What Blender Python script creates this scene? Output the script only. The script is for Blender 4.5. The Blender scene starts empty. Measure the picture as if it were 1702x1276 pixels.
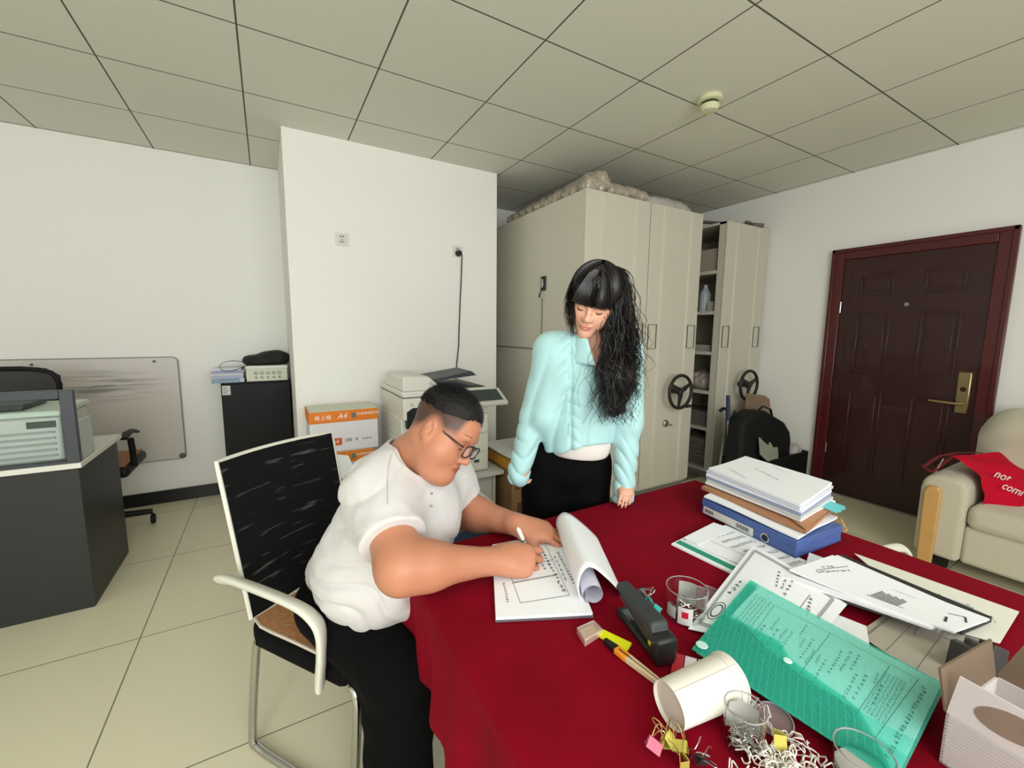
import bpy, math, random
import numpy as np
from mathutils import Matrix, Vector
random.seed(7); rng = np.random.default_rng(7)
SC = bpy.context.scene
COL = SC.collection

# ------------------------------------------------------------------ camera, world, light, exposure
FPX, CX, CY = 697.2, 851.0, 638.0
CR = np.array([[0.86493182, 0.05469863, -0.4988998], [-0.50181387, 0.11149266, -0.85776], [0.00870537, 0.99225876, 0.12388208]])
CP = np.array([0.0, 0.0, 1.37])
cam = bpy.data.cameras.new('camera'); co = bpy.data.objects.new('camera', cam); COL.objects.link(co)
cam.sensor_fit = 'HORIZONTAL'; cam.sensor_width = 36.0; cam.lens = FPX / 1702 * 36.0; cam.clip_start = 0.02; cam.clip_end = 60
M4 = Matrix([list(CR[0]) + [CP[0]], list(CR[1]) + [CP[1]], list(CR[2]) + [CP[2]], [0, 0, 0, 1]])
co.matrix_world = M4
SC.camera = co
SC.view_settings.view_transform = 'Standard'; SC.view_settings.look = 'None'
SC.view_settings.gamma = 1.0; SC.view_settings.use_curve_mapping = False
SC.view_settings.exposure = 0.0
W_ = bpy.data.worlds.new('sky'); SC.world = W_; W_.use_nodes = True
bg = W_.node_tree.nodes['Background']; bg.inputs[0].default_value = (0.83, 0.92, 1.0, 1); bg.inputs[1].default_value = 1.0

def area(name, loc, rot, sx, sy, power, color=(1, 1, 1)):
    l = bpy.data.lights.new(name, 'AREA'); l.shape = 'RECTANGLE'; l.size = sx; l.size_y = sy; l.energy = power; l.color = color
    o = bpy.data.objects.new(name, l); COL.objects.link(o); o.location = loc; o.rotation_euler = rot
    return o
# daylight entering through the wide window behind the camera
area('window_daylight', (-0.35, -2.32, 1.75), (math.radians(90), 0, 0), 4.0, 1.5, 130, (0.985, 0.985, 1.0))
area('window_daylight_side', (-3.12, -0.1, 1.75), (0, math.radians(-90), 0), 1.5, 2.4, 3, (0.985, 0.985, 1.0))
# fill light: ceiling panels added out of view behind the camera
FILL_PANELS = [(-0.941, -0.981), (1.459, -0.981)]
for lx, ly in FILL_PANELS:
    area('added_fill_light', (lx, ly, 2.655), (0, 0, 0), 0.56, 0.56, 7, (1.0, 0.97, 0.90))

# ------------------------------------------------------------------ placing helpers
def ray(px, py): return CR @ np.array([px - CX, -(py - CY), -FPX])
def on_z(px, py, z): r = ray(px, py); return CP + r * ((z - CP[2]) / r[2])
def on_x(px, py, x): r = ray(px, py); return CP + r * (x / r[0])
def on_y(px, py, y): r = ray(px, py); return CP + r * (y / r[1])
def at(px, py, D): return CP + ray(px, py) * (D / FPX)
def nrm(v): v = np.asarray(v, float); return v / (np.linalg.norm(v) + 1e-12)
def V(*a): return np.array(a, float)

# ------------------------------------------------------------------ materials
def lin(c): return tuple((x / 255 / 12.92 if x / 255 <= .04045 else ((x / 255 + .055) / 1.055) ** 2.4) for x in c)
MATS = {}
def mat(name, c, rough=.6, metal=0., noise=0., nscale=40., bump=0., bscale=60., spec=.5, trans=0., alpha=1., sheen=0., coat=0., emit=0., ior=1.45):
    if name in MATS: return MATS[name]
    m = bpy.data.materials.new(name); m.use_nodes = True; nt = m.node_tree; b = nt.nodes['Principled BSDF']
    L = lin(c); b.inputs['Base Color'].default_value = (*L, 1); b.inputs['Roughness'].default_value = rough
    b.inputs['Metallic'].default_value = metal; b.inputs['Specular IOR Level'].default_value = spec; b.inputs['IOR'].default_value = ior
    b.inputs['Transmission Weight'].default_value = trans; b.inputs['Alpha'].default_value = alpha
    b.inputs['Sheen Weight'].default_value = sheen; b.inputs['Coat Weight'].default_value = coat
    if emit: b.inputs['Emission Color'].default_value = (*L, 1); b.inputs['Emission Strength'].default_value = emit
    tc = nt.nodes.new('ShaderNodeTexCoord')
    n = nt.nodes.new('ShaderNodeTexNoise'); n.inputs['Scale'].default_value = nscale; n.inputs['Detail'].default_value = 4
    nt.links.new(tc.outputs['Object'], n.inputs['Vector'])
    mx = nt.nodes.new('ShaderNodeMix'); mx.data_type = 'RGBA'
    a = noise if noise else .015
    mx.inputs[6].default_value = (*[max(0, x * (1 - a)) for x in L], 1); mx.inputs[7].default_value = (*[min(1, x * (1 + a)) for x in L], 1)
    nt.links.new(n.outputs['Fac'], mx.inputs[0]); nt.links.new(mx.outputs[2], b.inputs['Base Color'])
    if bump:
        n2 = nt.nodes.new('ShaderNodeTexNoise'); n2.inputs['Scale'].default_value = bscale; n2.inputs['Detail'].default_value = 6
        nt.links.new(tc.outputs['Object'], n2.inputs['Vector'])
        bp = nt.nodes.new('ShaderNodeBump'); bp.inputs['Strength'].default_value = bump; bp.inputs['Distance'].default_value = .005
        nt.links.new(n2.outputs['Fac'], bp.inputs['Height']); nt.links.new(bp.outputs['Normal'], b.inputs['Normal'])
    MATS[name] = m; return m
def mnode(nt, op, a, b=None):
    n = nt.nodes.new('ShaderNodeMath'); n.operation = op
    for i, x in enumerate((a, b)):
        if x is None: continue
        if isinstance(x, (int, float)): n.inputs[i].default_value = x
        else: nt.links.new(x, n.inputs[i])
    return n.outputs[0]
def grid_mat(name, c, line, px, ox, py, oy, w, rough, speck=.03, axes=('X', 'Y'), bump=.0, nscale=90, spec=.5, mottled=None):
    m = bpy.data.materials.new(name); m.use_nodes = True; nt = m.node_tree; b = nt.nodes['Principled BSDF']
    g = nt.nodes.new('ShaderNodeNewGeometry'); s = nt.nodes.new('ShaderNodeSeparateXYZ'); nt.links.new(g.outputs['Position'], s.inputs[0])
    def ln(ax, p, o):
        t = mnode(nt, 'SUBTRACT', s.outputs[ax], o); t = mnode(nt, 'DIVIDE', t, p); t = mnode(nt, 'ADD', t, .5); t = mnode(nt, 'FRACT', t); t = mnode(nt, 'SUBTRACT', t, .5)
        t = mnode(nt, 'ABSOLUTE', t); return mnode(nt, 'LESS_THAN', t, w / p / 2)
    l = mnode(nt, 'MAXIMUM', ln(axes[0], px, ox), ln(axes[1], py, oy))
    n = nt.nodes.new('ShaderNodeTexNoise'); n.inputs['Scale'].default_value = nscale; n.inputs['Detail'].default_value = 6; n.inputs['Roughness'].default_value = .75
    nt.links.new(g.outputs['Position'], n.inputs['Vector'])
    L = lin(c); mx = nt.nodes.new('ShaderNodeMix'); mx.data_type = 'RGBA'
    mx.inputs[6].default_value = (*[x * (1 - speck) for x in L], 1); mx.inputs[7].default_value = (*[x * (1 + speck) for x in L], 1); nt.links.new(n.outputs['Fac'], mx.inputs[0])
    m2 = nt.nodes.new('ShaderNodeMix'); m2.data_type = 'RGBA'; nt.links.new(l, m2.inputs[0]); nt.links.new(mx.outputs[2], m2.inputs[6]); m2.inputs[7].default_value = (*lin(line), 1)
    nt.links.new(m2.outputs[2], b.inputs['Base Color']); b.inputs['Roughness'].default_value = rough; b.inputs['Specular IOR Level'].default_value = spec
    if bump:
        bp = nt.nodes.new('ShaderNodeBump'); bp.inputs['Strength'].default_value = bump; bp.inputs['Distance'].default_value = .004
        nt.links.new(n.outputs['Fac'], bp.inputs['Height']); nt.links.new(bp.outputs['Normal'], b.inputs['Normal'])
    return m

# ------------------------------------------------------------------ object registry
WM = {}
def meta(o, label=None, cat=None, group=None, kind=None):
    if label: o['label'] = label
    if cat: o['category'] = cat
    if group: o['group'] = group
    if kind: o['kind'] = kind
    return o
def thing(name, label, cat, loc, rz=0., group=None):
    o = bpy.data.objects.new(name, None); COL.objects.link(o); o.location = loc; o.rotation_euler = (0, 0, rz); o.empty_display_size = .05
    WM[o.name] = Matrix.Translation(Vector(loc)) @ Matrix.Rotation(rz, 4, 'Z')
    return meta(o, label, cat, group)
def link_mesh(name, vs, fs, m, parent=None, local=False, smooth=False, origin=None, mats=None, fm=None):
    vs = np.asarray(vs, float).reshape(-1, 3)
    if parent is not None:
        if not local:
            I = np.array(WM[parent.name].inverted()); vs = vs @ I[:3, :3].T + I[:3, 3]
            wm = WM[parent.name]
        else: wm = WM[parent.name]
        loc = None
    else:
        lo, hi = vs.min(0), vs.max(0); loc = np.array([(lo[0] + hi[0]) / 2, (lo[1] + hi[1]) / 2, lo[2]]) if origin is None else np.array(origin)
        vs = vs - loc; wm = Matrix.Translation(Vector(loc))
    me = bpy.data.meshes.new(name); me.from_pydata(vs.tolist(), [], [list(map(int, f)) for f in fs]); me.update()
    for mm in ([m] if mats is None else mats): me.materials.append(mm)
    if fm is not None: me.polygons.foreach_set('material_index', fm)
    if smooth: me.polygons.foreach_set('use_smooth', [True] * len(me.polygons))
    o = bpy.data.objects.new(name, me); COL.objects.link(o)
    if loc is not None: o.location = loc
    if parent is not None: o.parent = parent
    WM[o.name] = wm
    return o
def rotm(rx=0, ry=0, rz=0):
    return np.array((Matrix.Rotation(rz, 3, 'Z') @ Matrix.Rotation(ry, 3, 'Y') @ Matrix.Rotation(rx, 3, 'X')))
def frame(x, z):  # columns x, y, z
    x = nrm(x); z = nrm(np.asarray(z, float) - x * np.dot(x, z)); y = np.cross(z, x); return np.array([x, y, z]).T

class MB:
    def __init__(s): s.v = []; s.f = []
    def add(s, vs, fs):
        n = len(s.v); s.v += [tuple(map(float, p)) for p in vs]; s.f += [tuple(i + n for i in f) for f in fs]; return s
    def box(s, lo, hi):
        x0, y0, z0 = lo; x1, y1, z1 = hi
        return s.add([(x0, y0, z0), (x1, y0, z0), (x1, y1, z0), (x0, y1, z0), (x0, y0, z1), (x1, y0, z1), (x1, y1, z1), (x0, y1, z1)],
                     [(0, 3, 2, 1), (4, 5, 6, 7), (0, 1, 5, 4), (1, 2, 6, 5), (2, 3, 7, 6), (3, 0, 4, 7)])
    def obox(s, c, F, h):  # centre, frame columns, half sizes
        q = [(-1, -1, -1), (1, -1, -1), (1, 1, -1), (-1, 1, -1), (-1, -1, 1), (1, -1, 1), (1, 1, 1), (-1, 1, 1)]
        return s.add([np.asarray(c) + F @ (np.array(p) * h) for p in q], [(0, 3, 2, 1), (4, 5, 6, 7), (0, 1, 5, 4), (1, 2, 6, 5), (2, 3, 7, 6), (3, 0, 4, 7)])
    def hexa(s, b4, t4):
        return s.add(list(b4) + list(t4), [(0, 3, 2, 1), (4, 5, 6, 7), (0, 1, 5, 4), (1, 2, 6, 5), (2, 3, 7, 6), (3, 0, 4, 7)])
    def prism(s, poly, F, c, h):  # polygon in frame xy, extruded +-h along frame z
        n = len(poly); c = np.asarray(c)
        vs = [c + F @ np.array([p[0], p[1], -h]) for p in poly] + [c + F @ np.array([p[0], p[1], h]) for p in poly]
        return s.add(vs, [tuple(range(n))[::-1], tuple(range(n, 2 * n))] + [(i, (i + 1) % n, (i + 1) % n + n, i + n) for i in range(n)])
    def tube(s, pts, r, n=10, cap=True, closed=False, flat=None):
        P = [np.asarray(p, float) for p in pts]; m = len(P); rs = r if hasattr(r, '__len__') else [r] * m
        T = []
        for i in range(m):
            a = P[(i - 1) % m] if (closed or i > 0) else P[i]; b = P[(i + 1) % m] if (closed or i < m - 1) else P[i]; T.append(nrm(b - a))
        u = np.cross(T[0], [0, 0, 1]);
        if np.linalg.norm(u) < 1e-3: u = np.cross(T[0], [1, 0, 0])
        u = nrm(u); vs = []
        for i in range(m):
            u = nrm(u - T[i] * np.dot(u, T[i])); w = np.cross(T[i], u)
            for k in range(n):
                a = 2 * math.pi * k / n; f1, f2 = (1, 1) if flat is None else flat
                vs.append(P[i] + rs[i] * (f1 * math.cos(a) * u + f2 * math.sin(a) * w))
        fs = []
        for i in range(m if closed else m - 1):
            j = (i + 1) % m
            for k in range(n): fs.append((i * n + k, i * n + (k + 1) % n, j * n + (k + 1) % n, j * n + k))
        if cap and not closed: fs += [tuple(range(n))[::-1], tuple(range((m - 1) * n, m * n))]
        return s.add(vs, fs)
    def cyl(s, a, b, r0, r1=None, n=24): return s.tube([a, b], [r0, r0 if r1 is None else r1], n)
    def lathe(s, prof, c=(0, 0, 0), F=None, n=32, cap=False):
        F = np.eye(3) if F is None else F; c = np.asarray(c, float); m = len(prof); vs = []
        for r, z in prof:
            for k in range(n):
                a = 2 * math.pi * k / n; vs.append(c + F @ np.array([r * math.cos(a), r * math.sin(a), z]))
        fs = [(i * n + k, i * n + (k + 1) % n, (i + 1) * n + (k + 1) % n, (i + 1) * n + k) for i in range(m - 1) for k in range(n)]
        if cap: fs += [tuple(range(n))[::-1], tuple(range((m - 1) * n, m * n))]
        return s.add(vs, fs)
    def ell(s, c, r, F=None, n=16, m=10):
        F = np.eye(3) if F is None else F; c = np.asarray(c, float); vs = []
        for i in range(m + 1):
            t = math.pi * i / m
            for k in range(n):
                a = 2 * math.pi * k / n; vs.append(c + F @ (np.array([math.sin(t) * math.cos(a), math.sin(t) * math.sin(a), -math.cos(t)]) * r))
        return s.add(vs, [(i * n + k, i * n + (k + 1) % n, (i + 1) * n + (k + 1) % n, (i + 1) * n + k) for i in range(m) for k in range(n)])
    def grid(s, fn, nu, nv):
        vs = [fn(i / nu, j / nv) for j in range(nv + 1) for i in range(nu + 1)]; w = nu + 1
        return s.add(vs, [(j * w + i, j * w + i + 1, (j + 1) * w + i + 1, (j + 1) * w + i) for j in range(nv) for i in range(nu)])
    def slab(s, fn, nu, nv, t):  # closed thick sheet, fn gives the top surface
        n0 = len(s.v); w = nu + 1; top = [np.asarray(fn(i / nu, j / nv), float) for j in range(nv + 1) for i in range(w)]
        bot = [p - np.array([0, 0, t]) for p in top] if np.isscalar(t) else [p - np.asarray(t) for p in top]
        N = len(top); fs = [(j * w + i, j * w + i + 1, (j + 1) * w + i + 1, (j + 1) * w + i) for j in range(nv) for i in range(nu)]
        fs += [tuple(N + k for k in f[::-1]) for f in fs]
        rim = [i for i in range(w)] + [j * w + nu for j in range(1, nv + 1)] + [nv * w + i for i in range(nu - 1, -1, -1)] + [j * w for j in range(nv - 1, 0, -1)]
        for a, b in zip(rim, rim[1:] + rim[:1]): fs.append((b, a, a + N, b + N))
        return s.add(top + bot, fs)
    def build(s, name, m, parent=None, local=False, smooth=False, bevel=0, seg=2, subsurf=0, angle=40, **meta_kw):
        o = link_mesh(name, s.v, s.f, m, parent, local)
        finish(o, smooth, bevel, seg, subsurf, angle)
        if meta_kw: meta(o, **meta_kw)
        return o
def finish(o, smooth=False, bevel=0, seg=2, subsurf=0, angle=40):
    if bevel:
        b = o.modifiers.new('bevel', 'BEVEL'); b.width = bevel; b.segments = seg; b.limit_method = 'ANGLE'; b.angle_limit = math.radians(35); b.harden_normals = False
        smooth = True
    if subsurf:
        b = o.modifiers.new('sub', 'SUBSURF'); b.levels = subsurf; b.render_levels = subsurf; smooth = True
    if smooth:
        o.data.polygons.foreach_set('use_smooth', [True] * len(o.data.polygons))
        if not subsurf:
            try: o.data.set_sharp_from_angle(angle=math.radians(angle))
            except Exception: pass
def copy_tree(o, parent=None):
    c = o.copy(); COL.objects.link(c); c.parent = parent; WM[c.name] = WM[o.name]
    for ch in list(o.children): copy_tree(ch, c)
    return c

def cr_path(pts, k=5):
    P = [np.asarray(p, float) for p in pts]; out = []
    for i in range(len(P) - 1):
        a, b, c, d = P[max(0, i - 1)], P[i], P[i + 1], P[min(len(P) - 1, i + 2)]
        for j in range(k): t = j / k; out.append(.5 * (2 * b + (c - a) * t + (2 * a - 5 * b + 4 * c - d) * t * t + (3 * b - a - 3 * c + d) * t ** 3))
    return out + [P[-1]]
# text, as thin mesh plates
def text_mesh(body, size, ext=.0004, space=1.0):
    cu = bpy.data.curves.new('t', 'FONT'); cu.body = body; cu.size = size; cu.extrude = ext; cu.align_x = 'CENTER'; cu.align_y = 'CENTER'; cu.resolution_u = 3; cu.space_character = space
    ob = bpy.data.objects.new('t', cu); COL.objects.link(ob); dg = bpy.context.evaluated_depsgraph_get(); dg.update()
    me = bpy.data.meshes.new_from_object(ob.evaluated_get(dg)); bpy.data.objects.remove(ob)
    vs = np.array([v.co for v in me.vertices]); fs = [tuple(p.vertices) for p in me.polygons]; bpy.data.meshes.remove(me)
    return vs, fs
def text(body, size, c, xdir, up, m, parent, name='printed_text', shear=0, ext=.0004, local=False):
    vs, fs = text_mesh(body, size, ext)
    if len(vs) == 0: return None
    x = nrm(xdir); y = nrm(np.asarray(up, float) - x * np.dot(x, up)); z = np.cross(x, y)
    P = np.array([np.asarray(c, float) + (v[0] + shear * v[1]) * x + v[1] * y + v[2] * z for v in vs])
    return link_mesh(name, P, fs, m, parent, local)

# ------------------------------------------------------------------ implicit-surface modelling (for bodies and clothes)
def s_cap(a, b, ra, rb):
    a = np.asarray(a, np.float32); b = np.asarray(b, np.float32); ab = b - a; L = float(ab @ ab) + 1e-9
    def f(p):
        q = p - a; t = np.clip((q @ ab) / L, 0, 1); return np.sqrt(((q - t[:, None] * ab) ** 2).sum(1)) - (ra + (rb - ra) * t)
    return f
def s_ell(c, r, F=None):
    c = np.asarray(c, np.float32); r = np.asarray(r, np.float32); F = None if F is None else np.asarray(F, np.float32)
    def f(p):
        q = p - c
        if F is not None: q = q @ F
        k0 = np.sqrt(((q / r) ** 2).sum(1)); k1 = np.sqrt(((q / (r * r)) ** 2).sum(1)) + 1e-9; return k0 * (k0 - 1) / k1
    return f
def s_plane(c, n):
    c = np.asarray(c, np.float32); n = nrm(n).astype(np.float32)
    return lambda p: (p - c) @ n
def smin(a, b, k):
    if k <= 0: return np.minimum(a, b)
    h = np.maximum(k - np.abs(a - b), 0) / k; return np.minimum(a, b) - h * h * k * .25
def smax(a, b, k): return -smin(-a, -b, k)
def s_union(items, k):
    def f(p):
        d = None
        for it in items:
            g, kk = it if isinstance(it, tuple) else (it, k)
            e = g(p); d = e if d is None else smin(d, e, kk)
        return d
    return f
def polygonize(sdf, lo, hi, h, B=10):
    lo = np.asarray(lo, float); n = np.ceil((np.asarray(hi) - lo) / h / B).astype(int) * B
    nb = n // B; D = np.ones(n, np.float32)
    I = np.stack(np.meshgrid(*[np.arange(k) for k in nb], indexing='ij'), -1).reshape(-1, 3)
    c = (lo + (I * B + B / 2) * h).astype(np.float32); d = sdf(c)
    act = np.abs(d) < B * h * .87 * 1.6 + .012
    for (ix, iy, iz), dd in zip(I[~act], d[~act]): D[ix * B:(ix + 1) * B, iy * B:(iy + 1) * B, iz * B:(iz + 1) * B] = 1 if dd > 0 else -1
    g = np.stack(np.meshgrid(*[np.arange(B)] * 3, indexing='ij'), -1).reshape(-1, 3)
    A = I[act]
    for s in range(0, len(A), 200):
        a = A[s:s + 200]; idx = (a[:, None, :] * B + g[None]).reshape(-1, 3); v = sdf((lo + idx * h).astype(np.float32)); D[idx[:, 0], idx[:, 1], idx[:, 2]] = v
    S = D < 0
    acc = np.zeros(tuple(n) + (3,), np.float32); cnt = np.zeros(n, np.int16); edges = []
    for ax in range(3):
        sl0 = [slice(1, -1)] * 3; sl1 = [slice(1, -1)] * 3; sl0[ax] = slice(1, -2); sl1[ax] = slice(2, -1)
        cr = S[tuple(sl0)] != S[tuple(sl1)]; e = np.argwhere(cr) + 1
        e2 = e.copy(); e2[:, ax] += 1
        d0 = D[e[:, 0], e[:, 1], e[:, 2]]; d1 = D[e2[:, 0], e2[:, 1], e2[:, 2]]; t = d0 / (d0 - d1); pos = e.astype(np.float32); pos[:, ax] += t
        b, c2 = [(1, 2), (2, 0), (0, 1)][ax]; cells = []
        for db, dc in ((0, 0), (-1, 0), (-1, -1), (0, -1)):
            q = e.copy(); q[:, b] += db; q[:, c2] += dc; np.add.at(acc, (q[:, 0], q[:, 1], q[:, 2]), pos); np.add.at(cnt, (q[:, 0], q[:, 1], q[:, 2]), 1); cells.append(q)
        edges.append((cells, d0 < 0))
    V_ = np.argwhere(cnt > 0); idm = -np.ones(n, np.int32); idm[V_[:, 0], V_[:, 1], V_[:, 2]] = np.arange(len(V_))
    P = acc[V_[:, 0], V_[:, 1], V_[:, 2]] / cnt[V_[:, 0], V_[:, 1], V_[:, 2]][:, None]; P = lo + P * h
    F = []
    for cells, neg in edges:
        q = np.stack([idm[c[:, 0], c[:, 1], c[:, 2]] for c in cells], 1); q[~neg] = q[~neg][:, ::-1]; F.append(q)
    return P, np.concatenate(F)
def sdf_mesh(name, sdf, lo, hi, h, m, parent=None, extra=None):
    P, F = polygonize(sdf, lo, hi, h)
    if extra: 
        for (P2, F2) in extra: F = np.concatenate([F, F2 + len(P)]); P = np.concatenate([P, P2])
    return link_mesh(name, P, F.tolist(), m, parent, smooth=True), P
def wob(p, fx, ph=0.):  # cheap smooth noise from warped sines
    x, y, z = p[:, 0] * fx, p[:, 1] * fx, p[:, 2] * fx
    return np.sin(x + 1.7 * np.sin(y * .7 + ph) + ph) * np.sin(y * 1.1 + 1.3 * np.sin(z * .8 + 1 + ph)) * np.sin(z * .9 + 1.1 * np.sin(x * .6 + 2) + ph)
# colours shared by many things
paper = mat('paper', (244, 247, 250), .75, bump=.08, bscale=25)
ink = mat('ink', (70, 72, 78), .8)
inkl = mat('faint_ink', (125, 128, 134), .8)
blk = mat('black_plastic', (20, 21, 22), .45)
chrome = mat('chrome', (190, 190, 188), .18, 1.0)
steelm = mat('steel', (165, 166, 165), .3, 1.0)
white = mat('white_plastic', (228, 228, 220), .45)
glassm = mat('clear_plastic', (250, 252, 250), .06, trans=1., ior=1.12)
# ------------------------------------------------------------------ room shell
XR, YF, ZC, XL, YN = 4.2, 4.14, 2.674, -3.2, -2.4
wallm = mat('wall_paint', (240, 240, 233), .85, bump=.04, bscale=120)
ceilm = grid_mat('ceiling_tiles', (224, 224, 212), (100, 100, 90), .6, -.0413, .6, 1.1186, .008, .9, speck=.10, bump=.15, nscale=160, spec=.1)
floorm = grid_mat('floor_tiles', (224, 218, 188), (126, 120, 100), .8, -.563, .8, 2.311, .005, .32, speck=.05, nscale=60, spec=.45)
S = dict(kind='structure')
MB().box((XL, YN, -.08), (XR, YF, 0)).build('floor', floorm, **S)
MB().box((XL, YN, ZC), (XR, YF, ZC + .08)).build('ceiling', ceilm, **S)
MB().box((XL, YF, 0), (XR, YF + .1, ZC)).build('wall_far', wallm, **S)
MB().box((XR, YN, 0), (XR + .1, YF, ZC)).build('wall_right', wallm, **S)
w = MB(); w.box((XL - .1, YN, 0), (XL, YF, .98)); w.box((XL - .1, YN, 2.52), (XL, YF, ZC)); w.box((XL - .1, YN, .98), (XL, -1.3, 2.52)); w.box((XL - .1, 1.1, .98), (XL, YF, 2.52)); w.build('wall_left', wallm, **S)
w = MB()
for a in (-1.3, -.125, 1.05): w.box((XL - .09, a, .98), (XL - .04, a + .05, 2.52))
w.box((XL - .09, -1.3, .98), (XL - .04, 1.1, 1.03)); w.box((XL - .09, -1.3, 2.47), (XL - .04, 1.1, 2.52)); w.build('window_2', white, **S)
w = MB(); w.box((XL, YN - .1, 0), (XR, YN, .98)); w.box((XL, YN - .1, 2.52), (XR, YN, ZC)); w.box((XL, YN - .1, .98), (-2.4, YN, 2.52)); w.box((1.7, YN - .1, .98), (XR, YN, 2.52))
w.build('wall_near', wallm, **S)
w = MB()
for a in (-2.4, -1.05, .3, 1.65): w.box((a, YN - .09, .98), (a + .05, YN - .04, 2.52))
w.box((-2.4, YN - .09, .98), (1.7, YN - .04, 1.03)); w.box((-2.4, YN - .09, 2.47), (1.7, YN - .04, 2.52))
w.build('window_1', white, **S)
MB().box((.15, 3.25, 0), (1.73, YF, ZC)).build('wall_pillar', wallm, bevel=.004, **S)
bbm = mat('baseboard_black', (26, 25, 26), .35)
MB().box((XL, YF - .015, 0), (.15, YF, .1)).build('baseboard_far', bbm, **S)
MB().box((.135, 3.235, 0), (1.73, 3.25, .1)).build('baseboard_pillar', bbm, **S)
for (lx, ly) in FILL_PANELS:  # bodies for the added fill lights, glowing and never in view
    t = thing('added_fill_panel', 'square white ceiling panel added unseen behind the photographer as fill light', 'ceiling light', (lx, ly, 2.66), group='added fill panels')
    w = MB()
    for s in (-1, 1): w.box((s * .29 - .01, -.3, 0), (s * .29 + .01, .3, .013)); w.box((-.28, s * .29 - .01, 0), (.28, s * .29 + .01, .013))
    w.build('frame', white, t, local=True)
    MB().box((-.28, -.28, .006), (.28, .28, .013)).build('fill_diffuser', mat('fill_diffuser', (250, 248, 238), .6, emit=2.5), t, local=True)

# door in the right wall
dm = mat('door_wood', (50, 13, 16), .38, noise=.25, nscale=6, bump=.05, bscale=30, coat=.3); dm2 = mat('door_frame_wood', (80, 20, 23), .35, noise=.2, nscale=5, coat=.3)
d = thing('door_1', None, None, (XR, 1.285, 0)); meta(d, kind='structure')
Y0, Y1, ZT = .77, 1.80, 2.07
w = MB(); w.box((XR - .035, Y1 - .09, 0), (XR, Y1, ZT)); w.box((XR - .035, Y0, 0), (XR, Y0 + .09, ZT)); w.box((XR - .035, Y0 + .09, ZT - .09), (XR, Y1 - .09, ZT))
w.box((XR - .045, Y1 - .03, 0), (XR - .034, Y1, ZT)); w.box((XR - .045, Y0, 0), (XR - .034, Y0 + .03, ZT)); w.box((XR - .045, Y0, ZT - .03), (XR - .034, Y1, ZT))
w.build('door_frame', dm2, d, bevel=.005)
MB().box((XR - .02, Y0 + .09, .012), (XR + .0, Y1 - .09, ZT - .09)).build('door_leaf', dm, d, bevel=.002)
def panel(y0, y1, z0, z1):
    w = MB(); x = XR - .02
    for a, b, c, e in ((y0, y1, z1 - .018, z1), (y0, y1, z0, z0 + .018), (y0, y0 + .018, z0 + .018, z1 - .018), (y1 - .018, y1, z0 + .018, z1 - .018)): w.box((x - .008, a, c), (x, b, e))
    w.box((x - .005, y0 + .035, z0 + .035), (x, y1 - .035, z1 - .035)); w.build('raised_panel', dm, d, bevel=.004)
for (a, b) in ((.98, 1.20), (1.37, 1.59)):
    for (c, e) in ((1.68, 1.85), (1.06, 1.55), (.22, .92)): panel(a, b, c, e)
MB().lathe([(0, .006), (.014, .005), (.016, 0)], (XR - .02, 1.285, 1.60), rotm(0, -math.pi / 2, 0)).build('peephole', steelm, d, smooth=True)
w = MB().tube([(XR - .035, Y1 - .095, 1.55), (XR - .035, Y1 - .095, 1.64)], .007); w.tube([(XR - .035, Y1 - .095, .35), (XR - .035, Y1 - .095, .44)], .007); w.build('hinge', steelm, d)
brass = mat('lock_brass', (168, 150, 110), .3, .9)
lk = MB().box((XR - .05, .885, .83), (XR - .02, .955, 1.12)).build('door_lock', brass, d, bevel=.008)
MB().tube([(XR - .05, .92, .90), (XR - .085, .92, .90), (XR - .088, .95, .90), (XR - .085, 1.08, .905)], [.012, .012, .011, .008], 12).build('door_handle', brass, lk, smooth=True)
MB().lathe([(0, .008), (.012, .007), (.016, 0)], (XR - .05, .92, 1.0), rotm(0, -math.pi / 2, 0)).build('keyhole', mat('dark_brass', (60, 40, 28), .4, .6), lk, smooth=True)
MB().box((XR - .04, Y0 + .02, 0), (XR + .0, Y1 - .02, .012)).build('trim_1', mat('threshold', (150, 148, 140), .4), **S)

# smoke detector
t = thing('smoke_detector', 'cream round smoke detector fixed on the ceiling tiles', 'smoke detector', (2.21, 1.63, 2.60))
cr = mat('cream_plastic', (214, 216, 176), .5)
MB().lathe([(0, .074), (.062, .074), (.066, .066), (.066, .052), (.058, .048), (0, .048)], n=40).build('base', cr, t, local=True, smooth=True)
MB().lathe([(0, .048), (.044, .048), (.044, .03), (0, .03)], n=40).build('grille', mat('dark_slot', (60, 58, 40), .6), t, local=True, smooth=True)
MB().lathe([(0, .032), (.05, .032), (.052, .022), (.04, .004), (.02, 0), (0, 0)], n=40).build('cap', cr, t, local=True, smooth=True)

# wall sockets
def socket(x, z, label, plug):
    t = thing('wall_socket', label, 'socket', (x, 3.25, z))
    MB().box((-.043, -.009, -.043), (.043, 0, .043)).build('faceplate', mat('socket_white', (225, 224, 218), .4), t, local=True, bevel=.003)
    MB().box((-.034, -.0105, -.034), (.034, -.009, .034)).build('inset', mat('socket_white2', (214, 213, 206), .4), t, local=True, bevel=.001)
    for (a, b, rx, rz) in ((-.008, .019, .003, .006), (.008, .019, .003, .006), (0, -.004, .003, .005), (-.009, -.018, .005, .003), (.009, -.018, .005, .003)):
        if plug and b < .01: continue
        MB().box((a - rx, -.0115, b - rz), (a + rx, -.0104, b + rz)).build('slot', blk, t, local=True)
socket(.492, 2.003, 'square white wall socket with nothing plugged in, left one on the white pillar', False)
socket(1.367, 2.008, 'square white wall socket with a black plug in it', True)
pc = thing('power_cord', 'thin black power cord hanging from the socket down to the photocopier', 'cord', (1.367, 3.2, 1.0))
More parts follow.
